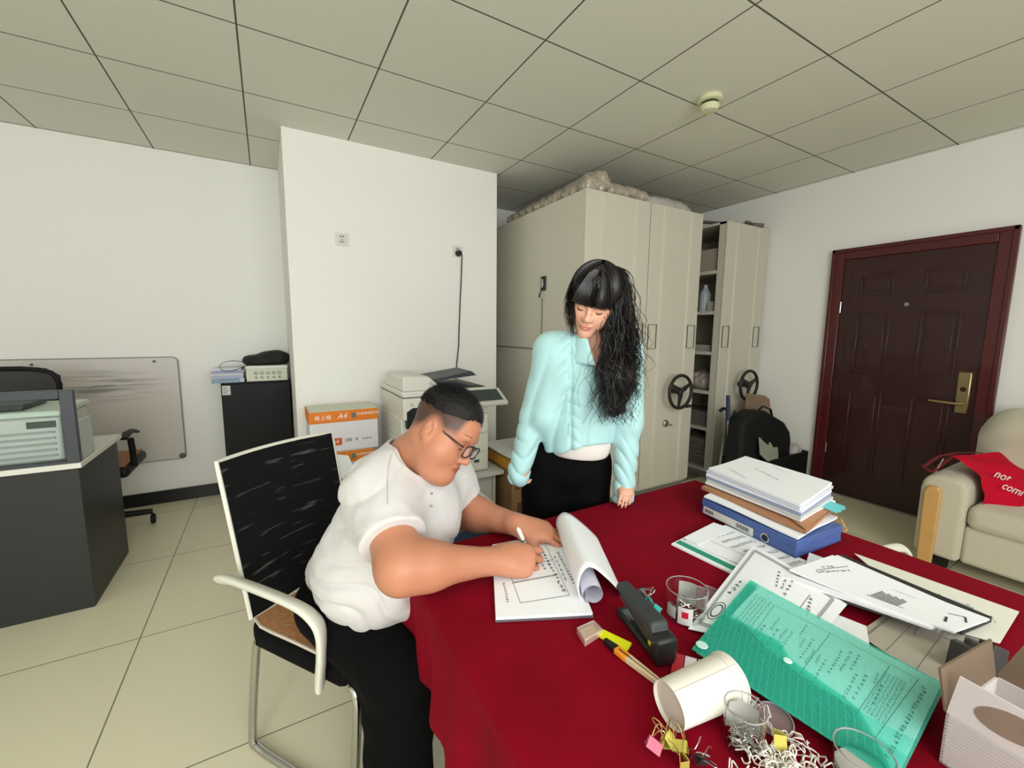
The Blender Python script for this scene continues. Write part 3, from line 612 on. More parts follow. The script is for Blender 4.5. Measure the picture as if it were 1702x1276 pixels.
# bundles on top of the shelving
plw = mat('plastic_wrap', (168, 158, 140), .3, noise=.5, nscale=16, bump=1., bscale=22, coat=.4); plw2 = mat('plastic_wrap_clear', (190, 186, 176), .3, noise=.15, nscale=20, bump=.4, bscale=30)
s1 = s_union([s_cap((2.02, 3.50, 2.40), (2.06, 2.50, 2.41), .04, .055), s_cap((2.10, 3.45, 2.43), (2.14, 2.45, 2.46), .05, .07), s_cap((2.06, 2.46, 2.42), (2.55, 2.42, 2.40), .055, .045), s_cap((2.12, 2.55, 2.47), (2.5, 2.52, 2.42), .06, .05)], .05)
o, _ = sdf_mesh('wrapped_bundle', lambda p: smax(s1(p) + .012 * wob(p, 30) + .007 * wob(p, 75, 2) + .006 * np.abs(np.sin(p[:, 1] * 55 + 3 * np.sin(p[:, 0] * 30))), -(p[:, 2] - 2.3535), .008), (1.9, 2.3, 2.33), (2.65, 3.6, 2.58), .0095, plw, None)
meta(o, 'long brownish bundle wrapped in clear plastic on the shelving unit nearest the pillar', 'bundle')
s2 = s_union([s_ell((2.86, 2.60, 2.40), (.3, .17, .085)), s_ell((3.05, 2.58, 2.395), (.2, .15, .075))], .04)
o, _ = sdf_mesh('plastic_wrapped_package', lambda p: smax(s2(p) + .009 * wob(p, 40) + .005 * wob(p, 85, 1), -(p[:, 2] - 2.3535), .008), (2.5, 2.4, 2.33), (3.3, 2.85, 2.53), .0095, plw2, None)
meta(o, 'flat pale package in clear plastic on the middle shelving unit', 'package')
t = thing('metal_rod', 'dark metal rod with a bulky grey end lying across above the rightmost shelving unit', 'rod', (3.8, 2.5, 2.353))
MB().tube([(3.25, 2.66, 2.375), (3.98, 2.40, 2.375)], .014, 10).build('rod', mat('rod_brown', (92, 84, 74), .5, .4), t, smooth=True)
w = MB().tube([(3.97, 2.405, 2.375), (4.08, 2.36, 2.378)], [.024, .02], 12); w.ell((3.94, 2.42, 2.40), (.05, .018, .016)); w.build('end_fitting', mat('fitting_grey', (110, 104, 98), .5), t, smooth=True)

# ------------------------------------------------------------------ corner clutter by the shelving
t = thing('storage_bin', 'black open bin on the floor between shelving and door, full of papers', 'bin', (3.75, 1.95, 0))
bk = mat('bin_black', (22, 23, 22), .5, spec=.3)
x0, x1, y0, y1, zt = 3.30, 4.16, 1.83, 2.12, .33
w = MB(); w.box((x0, y0, .001), (x1, y1, .03))
for b4 in (((x0, y0), (x1, y0 + .015)), ((x0, y1 - .015), (x1, y1)), ((x0, y0 + .015), (x0 + .015, y1 - .015)), ((x1 - .015, y0 + .015), (x1, y1 - .015))): w.box((*b4[0], .03), (*b4[1], zt))
w.build('body', bk, t, bevel=.01)
F0 = np.array([[1, 0, 0], [0, 0, -1], [0, 1, 0]], float)
out = [(3.22, .12), (3.22, .64), (3.26, .70), (3.40, .745), (3.55, .735), (3.85, .61), (3.95, .52), (3.98, .44), (3.98, .12)]
t = thing('soft_case', 'large black soft case leaning in the black bin beside the door', 'case', (3.57, 1.9, .0))
F1 = rotm(0, 0, 0)
MB().prism([(p[0], p[1] - .0) for p in out], F0, (0, 1.965, 0), .075).build('body', mat('case_black', (24, 26, 26), .7, bump=.1, spec=.25), t, bevel=.035, seg=4)
MB().tube([(3.52, 1.95, .735), (3.58, 1.95, .765), (3.70, 1.95, .73), (3.74, 1.95, .655)], .011, 8, flat=(1, .6)).build('handle', blk, t, smooth=True)
MB().slab(lambda u, v: V(3.40 + .28 * u, 1.845 + .02 * v, .50 - .12 * u - .10 * u * (1 - u) + .14 * v - .10), 8, 4, (0, .012, 0)).build('magazine', mat('magazine_green', (150, 158, 140), .5, noise=.2, nscale=15), label='green and white magazine sticking up in front of the black soft case', cat='magazine')
MB().prism([(3.57, .30), (3.60, .47), (3.64, .43), (3.72, .30)], F0, (0, 1.88, 0), .004).build('paper_scrap', mat('scrap_tan', (196, 172, 140), .7), label='tan folded paper scrap beside the green magazine in the bin', cat='paper')
sd = s_union([s_ell((4.07, 1.93, .34), (.07, .07, .05)), s_ell((4.04, 1.90, .31), (.05, .05, .05))], .03)
o, _ = sdf_mesh('crumpled_paper', lambda p: sd(p) + .008 * wob(p, 60), (3.96, 1.82, .2), (4.16, 2.03, .42), .007, mat('crumpled_white', (186, 182, 176), .6), None); meta(o, 'crumpled whitish paper in the right end of the black bin', 'paper')
r_ = .03
MB().prism([(3.76, .3), (4.16, .3), (4.16, .66), (4.13, .75), (4.05, .79), (3.76, .83)], F0, (0, 2.20, 0), .009).build('wooden_board', mat('board_brown', (142, 116, 92), .6, noise=.1, nscale=8), bevel=.003, label='brown wooden board with rounded corner standing behind the black case', cat='board')
MB().prism([(3.86, 0.001), (4.15, .001), (4.15, .62), (4.05, .62), (3.86, .62)], F0, (0, 2.225, 0), .008).build('plywood_sheet', mat('board_brown2', (128, 104, 84), .6, noise=.1, nscale=8), label='second brown sheet leaning behind the wooden board in the corner', cat='board')
t = thing('walking_cane', 'dark walking cane with a curved handle leaning on the rightmost shelving unit', 'cane', (3.13, 2.1, 0))
base = V(3.155, 2.05, .001)
top = on_y(1209, 690, 2.1)
h = [top, top + V(.0, 0, .035), top + V(-.03, 0, .06), top + V(-.075, 0, .062), top + V(-.105, 0, .045)]
MB().tube([base, top], .011, 10).build('shaft', mat('cane_grey', (110, 110, 104), .4, .3), t, smooth=True)
MB().tube(h, .014, 10).build('curved_handle', blk, t, smooth=True)
t = thing('mop_stick', 'steel stick with a dark blue grip beside the walking cane', 'stick', (3.25, 2.05, 0))
a = V(3.24, 1.98, .001); b = on_y(1210, 657, 2.04)
MB().tube([a, b - (b - a) * .24], .008, 10).build('shaft', chrome, t, smooth=True); MB().tube([b - (b - a) * .24, b], .0155, 12).build('grip', mat('grip_blue', (38, 44, 78), .5), t, smooth=True)

# ------------------------------------------------------------------ sofa with red tote bag
sf = thing('sofa', 'cream upholstered sofa with a light wooden arm front beside the door', 'sofa', (3.75, .1, 0))
crm = mat('sofa_fabric', (200, 193, 172), .9, noise=.06, nscale=120, bump=.35, bscale=220, sheen=.3); oak = mat('oak', (206, 160, 96), .45, noise=.12, nscale=9)
def arm(y0, y1, name='armrest'):
    P = [(y0, .08), (y1, .08), (y1, .47), (y1 - .01, .53), (y1 - .05, .565), (y0 + .04, .565), (y0, .53), (y0 - .005, .46)]
    Fx = np.array([[0, 0, 1], [1, 0, 0], [0, 1, 0]], float)
    return MB().prism(P, Fx, (3.73, 0, 0), .40).build(name, crm, sf, bevel=.03, seg=4)
a1 = arm(.665, .86); arm(-.97, -.775)
Fx = np.array([[0, 0, 1], [1, 0, 0], [0, 1, 0]], float)
def woodfront(yc, par): 
    P = [(yc - .035, .01), (yc + .03, .01), (yc + .035, .46), (yc + .02, .495), (yc - .02, .50), (yc - .04, .47)]
    MB().prism(P, Fx, (3.318, 0, 0), .014).build('wooden_arm_front', oak, sf, bevel=.008, seg=3)
woodfront(.80, a1); woodfront(-.87, a1)
MB().box((3.36, -.775, .08), (4.14, .665, .30)).build('base', crm, sf, bevel=.02, seg=3)
MB().box((3.33, -.05, .29), (4.0, .66, .43)).build('seat_cushion', crm, sf, bevel=.05, seg=5); MB().box((3.33, -.77, .29), (4.0, -.06, .43)).build('seat_cushion', crm, sf, bevel=.05, seg=5)
for (c, yy) in ((.33, 0), (-.41, 1)):
    s0 = s_union([s_cap((3.96, c - .26, .56), (3.94, c + .27, .56), .14, .14), s_cap((3.99, c - .24, .80), (3.97, c + .28, .80), .13, .13), s_ell((3.97, c + .1, .68), (.14, .36, .2))], .12)
    fold = lambda p, c=c: .006 * np.sin(40 * (p[:, 2] + .6 * p[:, 1])) * np.exp(-((p[:, 2] - .68) / .1) ** 2) + .005 * wob(p, 18)
    o, _ = sdf_mesh('back_cushion', lambda p: s0(p) + fold(p), (3.78, c - .42, .36), (4.19, c + .46, .98), .011, crm, sf)
MB().box((3.40, -.9, .0), (3.44, -.86, .08)).build('foot', blk, sf); MB().box((3.40, .72, .0), (3.44, .78, .08)).build('foot', blk, sf)
tb = thing('tote_bag', 'red cloth tote bag with white lettering slumped over the sofa arm', 'bag', (3.5, .55, .43))
redm = mat('tote_red', (196, 10, 44), .85, bump=.25, bscale=150, spec=.2)
def tfn(u, v):   # u across (image left to right), v from the mouth on the arm down to the seat
    A, B, C_, D_ = at(1578, 757, 2.48), at(1658, 752, 2.56), at(1636, 842, 2.36), at(1745, 852, 2.33)
    p = (A * (1 - u) + B * u) * (1 - v) + (C_ * (1 - u) + D_ * u) * v
    n = nrm(np.cross(B - A, C_ - A)); n = n if n[0] < 0 else -n
    return p + n * (.055 * math.sin(math.pi * min(1, max(0, v))) + .012 * math.sin(9 * u + 4 * v) + .006 * math.sin(17 * v - 5 * u))
MB().slab(lambda u, v: tfn(u, v), 24, 22, V(-.04, 0, .01)).build('bag_body', redm, tb, smooth=True)
whp = mat('tote_print', (240, 226, 224), .7)
def on_tote(body, u, v, size):
    p = tfn(u, v); x = tfn(u + .05, v) - tfn(u - .05, v); y = tfn(u, v - .05) - tfn(u, v + .05); n = nrm(np.cross(x, y)); text(body, size, p + n * .022, at(1680, 822, 2.4) - at(1640, 806, 2.4), (0, -.2, 1), whp, tb, 'printed_text', ext=.001)
on_tote('not', .42, .50, .066); on_tote('comi', .44, .68, .062)
p = [tfn(.72 + .3 * k / 8, .86 + .03 * math.sin(math.pi * k / 8)) + V(-.012, -.004, 0) for k in range(9)]
MB().tube(p, .004, 6).build('smile_mark', whp, tb)
for k, (a, b) in enumerate((((1580, 758), (1655, 757)), )):
    pts = [at(1655, 757, 2.68), at(1625, 752, 2.6), at(1590, 752, 2.5), at(1560, 758, 2.42), at(1535, 775, 2.36), at(1548, 785, 2.38), at(1580, 760, 2.46)]
    MB().tube(pts, .011, 8, flat=(1, .25)).build('strap', mat('strap_maroon', (110, 20, 34), .8), tb, smooth=True)
MB().tube([at(1568, 762, 2.41), at(1560, 775, 2.40), at(1553, 788, 2.39)], .004, 6).build('chain', mat('chain_pale', (170, 150, 130), .4, .5), tb)

# ------------------------------------------------------------------ visitor chair (mesh back, white arms, chrome runners)
whf = mat('chair_white', (220, 219, 206), .45, noise=.05, nscale=9); seatm = mat('seat_mat_bamboo', (178, 128, 86), .55, noise=.35, nscale=70, bump=.5, bscale=90); blkf = mat('chair_fabric', (11, 11, 12), .9, bump=.2, bscale=200, spec=.15)
bm_ = bpy.data.materials.new('chair_mesh'); bm_.use_nodes = True; nt = bm_.node_tree; b = nt.nodes['Principled BSDF']; b.inputs['Roughness'].default_value = .85; b.inputs['Specular IOR Level'].default_value = .15
tc = nt.nodes.new('ShaderNodeTexCoord'); mp = nt.nodes.new('ShaderNodeMapping'); mp.inputs['Scale'].default_value = (3, 3, 26); mp.inputs['Rotation'].default_value = (.12, 0, 0); nt.links.new(tc.outputs['Object'], mp.inputs[0])
n = nt.nodes.new('ShaderNodeTexNoise'); n.inputs['Scale'].default_value = 2.2; n.inputs['Detail'].default_value = 3; nt.links.new(mp.outputs[0], n.inputs[0])
wv = nt.nodes.new('ShaderNodeTexWave'); wv.bands_direction = 'Z'; wv.inputs['Scale'].default_value = 60; nt.links.new(tc.outputs['Object'], wv.inputs[0])
q = mnode(nt, 'MAXIMUM', mnode(nt, 'SUBTRACT', n.outputs['Fac'], .60), 0.0); q = mnode(nt, 'MULTIPLY', q, 9.0); q = mnode(nt, 'MINIMUM', q, 1.0); q = mnode(nt, 'MULTIPLY', q, wv.outputs['Fac'])
mx = nt.nodes.new('ShaderNodeMix'); mx.data_type = 'RGBA'; nt.links.new(q, mx.inputs[0]); mx.inputs[6].default_value = (*lin((17, 18, 19)), 1); mx.inputs[7].default_value = (*lin((105, 108, 108)), 1); nt.links.new(mx.outputs[2], b.inputs['Base Color'])
MATS['chair_mesh'] = bm_
def visitor_chair(label, loc, rz, back=True):
    # local: x forward, y left, z up, origin on the floor under the seat centre
    t = thing('visitor_chair', label, 'chair', loc, rz, 'white armed visitor chairs'); L = dict(local=True)
    P = [(-.22, -.21), (-.16, -.235), (.18, -.235), (.24, -.20), (.24, .20), (.18, .235), (-.16, .235), (-.22, .21)]
    s = MB().prism(P, np.eye(3), (0, 0, .425), .032).build('seat', blkf, t, bevel=.02, seg=3, **L)
    def top(u, v): x = -.215 + .45 * u; y = (-.225 + .45 * v) * (1 - .1 * abs(2 * u - 1) ** 6); return V(x, y, .462 + .008 * math.sin(math.pi * u) - .006 * math.cos(math.pi * (2 * v - 1)) * 0)
    MB().slab(top, 14, 12, .006).build('seat_mat', seatm, t, smooth=True, **L)
    MB().tube([top(u, v) + V(0, 0, -.003) for (u, v) in [(i / 8, 0) for i in range(9)] + [(1, i / 8) for i in range(1, 9)] + [(1 - i / 8, 1) for i in range(1, 9)] + [(0, 1 - i / 8) for i in range(1, 8)]], .005, 6, closed=True).build('mat_edging', mat('edging', (206, 196, 176), .7), t, **L)
    # back
    if not back:
        pass
    def bk_(u, v): zz_ = .46 + .50 * v; y = (u - .5) * (.42 + .02 * v); return V(-.235 - .10 * v - .035 * (1 - (2 * u - 1) ** 2) * (.4 + .6 * v) + .02, y, zz_)
    if back: MB().slab(bk_, 12, 14, (.012, 0, 0)).build('backrest', bm_, t, smooth=True, **L)
    rim = [bk_(0, v / 10) for v in range(11)] + [bk_(u / 10, 1) for u in range(1, 11)] + [bk_(1, 1 - v / 10) for v in range(1, 11)]
    if back: MB().tube([p + V(-.006, 0, 0) for p in rim], .007, 8).build('back_frame', whf, t, smooth=True, **L)
    for s_ in (-1, 1):
        Y = s_ * .262
        pts = [(-.255, Y * .86, .60), (-.245, Y, .615), (-.20, Y * 1.03, .632), (-.05, Y * 1.05, .642), (.08, Y * 1.05, .640), (.135, Y * 1.04, .625), (.16, Y * 1.02, .59), (.155, Y, .52), (.135, Y * .97, .44), (.13, Y * .96, .41)]
        pp = cr_path(pts, 4); MB().tube(pp, [(.029 + .006 * min(1, j / 6)) * (1 if back else .45) for j in range(len(pp))], 20, flat=(1, .38 if back else .6)).build('armrest', whf, t, smooth=True, angle=60, **L)
        y = s_ * .215
        lg = [(.20, y, .40), (.235, y * 1.04, .36), (.205, y * 1.04, .06), (.19, y * 1.04, .025), (.15, y * 1.04, .016), (-.10, y * 1.04, .016), (-.205, y * 1.04, .02), (-.235, y * 1.04, .06), (-.20, y, .36), (-.18, y, .40)]
        MB().tube(cr_path(lg, 6), .0125, 14).build('leg', chrome, t, smooth=True, **L)
    MB().tube([(.20, -.22, .385), (.20, .22, .385)], .011, 10).tube([(-.19, -.22, .385), (-.19, .22, .385)], .011, 10).build('seat_bar', chrome, t, smooth=True, **L)
    return t
f_ = nrm((.57, -.82, 0)); l_ = V(-f_[1], f_[0], 0)
rl = V(-.115, 1.46, 0)                  # rear corner of the seat on the near side
cc = rl + f_ * .225 + l_ * .235
vc = visitor_chair('white armed visitor chair with black mesh back that the man sits on', (cc[0], cc[1], 0), math.atan2(f_[1], f_[0]))
visitor_chair('white armed chair between table and sofa, only its arm showing over the cloth edge', (1.72, .255, 0), math.radians(-8), back=False)

# ------------------------------------------------------------------ table with red velvet cloth
TX0, TX1, TY0, TY1, TZ = .30, 1.535, -.30, 1.09, .75
t = thing('conference_table', 'wooden table hidden under the red velvet cloth', 'table', ((TX0 + TX1) / 2, (TY0 + TY1) / 2, 0))
wd = mat('table_wood', (90, 60, 40), .5, noise=.2, nscale=8)
MB().box((TX0 + .012, TY0 + .012, .715), (TX1 - .012, TY1 - .012, TZ - .006)).build('tabletop', wd, t)
for a in (TX0 + .10, TX1 - .14):
    for b_ in (TY0 + .10, TY1 - .14): MB().box((a, b_, 0), (a + .05, b_ + .05, .715)).build('leg', wd, t)
vel = mat('red_velvet', (124, 0, 24), .95, noise=.3, nscale=9, bump=.1, bscale=300, sheen=.10)
vel.node_tree.nodes['Principled BSDF'].inputs['Sheen Tint'].default_value = (*lin((230, 40, 80)), 1); vel.node_tree.nodes['Principled BSDF'].inputs['Sheen Roughness'].default_value = .35
vel.node_tree.nodes['Principled BSDF'].inputs['Specular IOR Level'].default_value = .15
hx, hy = (TX1 - TX0) / 2, (TY1 - TY0) / 2; ccx, ccy = (TX0 + TX1) / 2, (TY0 + TY1) / 2
DR = .235
def drape_cloth(u, v):
    s, t_ = (2 * u - 1) * (hx + DR), (2 * v - 1) * (hy + DR); ds, dt = max(0, abs(s) - hx), max(0, abs(t_) - hy); sx_, sy_ = math.copysign(1, s), math.copysign(1, t_)
    x, y = max(-hx, min(hx, s)), max(-hy, min(hy, t_)); d = math.hypot(ds, dt); z = TZ + .002
    if d > 0:
        nx, ny = sx_ * ds / d, sy_ * dt / d; rr = .012; k = min(1, d / (rr * 1.57)); a = k * math.pi / 2
        out_ = rr * math.sin(a); z -= rr * (1 - math.cos(a)); rest = max(0, d - rr * 1.57)
        ph = (y if abs(nx) > abs(ny) else x); fold = math.sin(ph * 21 + 1.5 * math.sin(ph * 6)) * .6 + .4 * math.sin(ph * 47 + 2); cor = abs(nx * ny) * 2
        out_ += rest * (.07 + .11 * fold + .30 * cor) + (.004 if rest > 0 else 0); z -= rest * (.985 - .1 * cor)
        x += nx * max(.001, out_); y += ny * max(.001, out_)
    z += .0006 * (1 + math.sin(9 * s + 5 * t_) * math.sin(7 * t_ - 3 * s)) * (d == 0)
    return V(ccx + x, ccy + y, z)
# denser rows near the table edges
def remap(n, h):
    e = np.concatenate([np.linspace(-(h + DR), -h - .004, 12), np.linspace(-h, h, n), np.linspace(h + .004, h + DR, 12)]); e = np.concatenate([e, [-(h + .019), -(h + .0095), h + .0095, h + .019]]); return np.sort(e)
sx, sy = remap(70, hx), remap(76, hy); nu, nv = len(sx), len(sy)
vs = [drape_cloth((a / (hx + DR) + 1) / 2, (b_ / (hy + DR) + 1) / 2) for b_ in sy for a in sx]
fs = [(j * nu + i, j * nu + i + 1, (j + 1) * nu + i + 1, (j + 1) * nu + i) for j in range(nv - 1) for i in range(nu - 1)]
clo = link_mesh('tablecloth', vs, fs, vel, smooth=True)
meta(clo, 'dark red velvet cloth covering the table', 'tablecloth')
sm = clo.modifiers.new('thick', 'SOLIDIFY'); sm.thickness = .002; sm.offset = -1
# ------------------------------------------------------------------ things on the table
ZT_ = .7535
class Sheet:
    """a sheet of paper: four corners (a b c d, going round), optional bulge function of (u, v)"""
    def __init__(s, a, b, c, d, bulge=None): s.c = [np.asarray(x, float) for x in (a, b, c, d)]; s.b = bulge
    def P(s, u, v, lift=0.):
        a, b, c, d = s.c; p = (a * (1 - u) + b * u) * (1 - v) + (d * (1 - u) + c * u) * v
        return p + V(0, 0, (s.b(u, v) if s.b else 0) + lift)
    def build(s, name, m, parent=None, t=.0008, nu=14, nv=14, **kw): return MB().slab(lambda u, v: s.P(u, v), nu, nv, t).build(name, m, parent, smooth=True, angle=35, **kw)
    def rect(s, w, u0, v0, u1, v1, lift=.0009):
        n = len(w.v); w.v += [tuple(s.P(a, b, lift)) for a, b in ((u0, v0), (u1, v0), (u1, v1), (u0, v1))]; w.f.append((n, n + 1, n + 2, n + 3))
    def line(s, w, u0, v0, u1, v1, th=.004, n=8):
        du, dv = u1 - u0, v1 - v0; L = math.hypot(du, dv); a, b = -dv / L * th / 2, du / L * th / 2
        for k in range(n):
            q0, q1 = k / n, (k + 1) / n; m0 = len(w.v)
            w.v += [tuple(s.P(u0 + du * q + sa * a, v0 + dv * q + sa * b, .0009)) for q, sa in ((q0, 1), (q0, -1), (q1, -1), (q1, 1))]; w.f.append((m0, m0 + 1, m0 + 2, m0 + 3))
    def glyphs(s, w, u0, v0, u1, v1, n, h, asp=1.0):
        """a row of n small character-like marks along (u0,v0)-(u1,v1); h is the mark height across the row"""
        d = V(u1 - u0, v1 - v0); L = np.linalg.norm(d); d /= L; e = V(-d[1], d[0]); cw_ = L / n
        for k in range(n):
            o = V(u0, v0) + d * cw_ * (k + .12); ww = cw_ * .76
            for _ in range(4):
                if rng.random() < .5: a0, b0, a1, b1 = 0, rng.uniform(0, 1), 1, None; st = (rng.uniform(0, .3), rng.uniform(.1, .9), rng.uniform(.6, 1), .13)
                else: st = None
                if st: xa, yy, xb, th = st; c_ = [(xa, yy - th / 2), (xb, yy - th / 2), (xb, yy + th / 2), (xa, yy + th / 2)]
                else: xx = rng.uniform(.1, .9); ya, yb = rng.uniform(0, .3), rng.uniform(.6, 1); c_ = [(xx - .07, ya), (xx + .07, ya), (xx + .07, yb), (xx - .07, yb)]
                m0 = len(w.v); 
                for (p, q) in c_: uv = o + d * ww * p + e * h * (q - .5); w.v.append(tuple(s.P(uv[0], uv[1], .001)))
                w.f.append((m0, m0 + 1, m0 + 2, m0 + 3))
def T(px, py, z=ZT_): return on_z(px, py, z)

# open document the man is writing on
t = thing('open_document', 'open document with printed form and rolled-over pages under the seated man\'s hands', 'document', tuple(T(890, 960)))
z = ZT_ + .009
sh = Sheet(T(818, 905, z), T(930, 884, z), T(985, 1018, z), T(824, 1026, z), lambda u, v: .002 * math.sin(3 * v))
MB().slab(lambda u, v: sh.P(u * 1.01 - .005, v * 1.015, -.0065), 8, 8, .002).build('back_cover', mat('cover_dark', (96, 84, 92), .5), t)
sh.build('pages', paper, t, t=.0062)
w = MB(); sh.line(w, .18, .45, .93 - .16, .40); sh.line(w, .18, .45, .27, .87); sh.line(w, .27, .87, .82, .83); sh.line(w, .72, .10, .82, .83, .004); sh.line(w, .20, .64, .76, .60); sh.line(w, .22, .63, .77, .59)
sh.glyphs(w, .86, .30, .92, .72, 13, .04); sh.glyphs(w, .80, .35, .84, .68, 6, .03); sh.glyphs(w, .66, .25, .78, .80, 12, .045); sh.glyphs(w, .58, .28, .63, .52, 6, .035); sh.glyphs(w, .52, .28, .55, .40, 3, .03); sh.glyphs(w, .11, .62, .14, .86, 9, .03)
w.build('printed_form', ink, t)
FA, FB, EA, EB = T(926, 886, z), T(962, 1000, z), T(992, 893), T(1038, 992)
def roll(u, v):   # u along the fold, v across: starts curled inside, over the top, lands on the right edge
    f = FA * (1 - u) + FB * u; e = EA * (1 - u) + EB * u; ac = e - f; h_ = .036 + .008 * u
    K = [(.30, .004), (.20, .001), (.06, .010), (-.03, .35), (.0, .75), (.14, 1.0), (.32, .96), (.55, .70), (.78, .38), (1.0, .03)]
    x = v * (len(K) - 1); i = min(int(x), len(K) - 2); q = x - i
    def cr(a, b, c, d, t): return .5 * ((2 * b) + (-a + c) * t + (2 * a - 5 * b + 4 * c - d) * t * t + (-a + 3 * b - 3 * c + d) * t ** 3)
    g = [K[max(0, i - 1)], K[i], K[i + 1], K[min(len(K) - 1, i + 2)]]; a = cr(g[0][0], g[1][0], g[2][0], g[3][0], q); b_ = cr(g[0][1], g[1][1], g[2][1], g[3][1], q)
    return f + ac * a + V(0, 0, max(.0005, b_) * h_ * 1.9)
g = MB().grid(roll, 14, 44).build('turned_pages', paper, t, smooth=True, angle=80); m_ = g.modifiers.new('s', 'SOLIDIFY'); m_.thickness = .003; m_.offset = -1
ax = nrm(FB - FA); c0 = FB * .72 + EB * .28 + V(0, 0, .008) - ax * .01; sd_ = nrm(np.cross(ax, (0, 0, 1)))
def spiral(u, v): a = -1.2 + v * 8.2; r = .024 - .0016 * a * .6; return c0 - ax * .10 + ax * (.125 * u) + (sd_ * math.cos(a) + V(0, 0, 1) * math.sin(a)) * r + V(0, 0, .016)
MB().grid(spiral, 4, 40).build('rolled_page', mat('paper_roll_in', (214, 212, 226), .7), t, smooth=True, angle=80)

# stapler
t = thing('stapler', 'large black stapler lying beside the open document', 'stapler', tuple(T(1075, 1060)))
A, B = T(1050, 1032, .76), T(1108, 1104, .76); d = nrm(B - A); L_ = np.linalg.norm(B - A); n_ = V(0, 0, 1); s_ = np.cross(n_, d); F_ = np.array([d, s_, n_]).T
A0 = A - d * .035; L_ += .035
stb = mat('stapler_black', (34, 36, 38), .38); std = mat('stapler_grey', (70, 72, 70), .4)
MB().obox(A0 + d * L_ * .5 + n_ * .004, F_, V(L_ * .5, .019, .007)).build('base', stb, t, bevel=.004)
MB().obox(A0 + d * .03 + n_ * .0115, F_, V(.018, .012, .0012)).build('anvil', chrome, t, bevel=.0005)
w = MB(); w.hexa([A0 + d * .0 - s_ * .012 + n_ * .036, A0 + d * .0 + s_ * .012 + n_ * .036, A0 + d * L_ * .78 + s_ * .014 + n_ * .014, A0 + d * L_ * .78 - s_ * .014 + n_ * .014], [A0 - s_ * .012 + n_ * .048, A0 + s_ * .012 + n_ * .048, A0 + d * L_ * .78 + s_ * .014 + n_ * .03, A0 + d * L_ * .78 - s_ * .014 + n_ * .03]); w.build('magazine', std, t, bevel=.002)
w = MB(); w.hexa([A0 - d * .012 - s_ * .017 + n_ * .05, A0 - d * .012 + s_ * .017 + n_ * .05, A0 + d * L_ * .9 + s_ * .021 + n_ * .033, A0 + d * L_ * .9 - s_ * .021 + n_ * .033], [A0 - d * .008 - s_ * .013 + n_ * .066, A0 - d * .008 + s_ * .013 + n_ * .066, A0 + d * L_ * .82 + s_ * .019 + n_ * .066, A0 + d * L_ * .82 - s_ * .019 + n_ * .066]); w.build('handle', mat('stapler_top', (52, 56, 58), .42), t, bevel=.005)
MB().obox(A0 + d * L_ * .90 + n_ * .026, F_, V(L_ * .11, .023, .024)).build('rear_housing', stb, t, bevel=.007)
MB().cyl(A0 + d * L_ * .88 - s_ * .026 + n_ * .034, A0 + d * L_ * .88 + s_ * .026 + n_ * .034, .005).build('hinge_pin', chrome, t)
MB().obox(A0 + d * L_ * .985 + n_ * .040, F_, V(.001, .016, .004)).build('end_plate', steelm, t)

def binder_clip(c, yaw, tilt, size, m, label, group, hm=chrome, splay=.5, cat='clip'):
    """wedge body of sheet metal with two wire handles"""
    F = rotm(tilt[0], tilt[1], yaw) if not np.isscalar(tilt) else rotm(tilt, 0, yaw); c = np.asarray(c, float); s = size
    t = thing('binder_clip', label, 'binder clip', tuple(c), group=group)
    g = MB(); pr = [(-.06, .36), (-.30, -.30), (.30, -.30), (.06, .36)]
    def rib(p0, p1): return [c + F @ (V(p0[0], -.5, p0[1]) * s), c + F @ (V(p0[0], .5, p0[1]) * s), c + F @ (V(p1[0], .5, p1[1]) * s), c + F @ (V(p1[0], -.5, p1[1]) * s)]
    th = .03 * s
    for a, b in zip(pr, pr[1:]):
        q = rib(a, b); n_ = nrm(np.cross(q[1] - q[0], q[2] - q[1])) * th; g.hexa(q, [p + n_ for p in q])
    g.build('body', m, t)
    for sg in (-1, 1):
        tip = V(sg * (.10 + splay), 0, 1.15); b0 = V(sg * .09, 0, .36)
        pts = [c + F @ (V(b0[0], -.32, b0[2]) * s), c + F @ (V(tip[0] * .6 + b0[0] * .4, -.26, .9) * s), c + F @ (V(tip[0], -.14, tip[2]) * s), c + F @ (V(tip[0] * 1.03, 0, tip[2] * 1.06) * s), c + F @ (V(tip[0], .14, tip[2]) * s), c + F @ (V(tip[0] * .6 + b0[0] * .4, .26, .9) * s), c + F @ (V(b0[0], .32, b0[2]) * s)]
        MB().tube(pts, .036 * s, 6).build('handle', hm, t, smooth=True)
    return t
teal = mat('clip_teal', (40, 170, 160), .35); dk_ = mat('clip_dark', (40, 44, 44), .35)
for i, (px, py, zz_, yw, ti, sz, m, lb) in enumerate([(1068, 985, .77, .6, (1.2, .3), .022, dk_, 'dark binder clip farthest from the camera, by the nose of the stapler'), (1080, 1000, .775, 2.2, (.7, .4), .024, teal, 'teal binder clip in the heap between stapler and clip jar'), (1090, 1014, .77, 1.0, (-.9, .5), .022, teal, 'second teal binder clip, leaning on the clear clip jar'), (1096, 1030, .768, 2.8, (1.3, -.4), .020, dk_, 'dark binder clip nearest the camera beside the clear clip jar')]):
    binder_clip(T(px, py, zz_), yw, ti, sz, m, lb, 'binder clips beside the stapler')

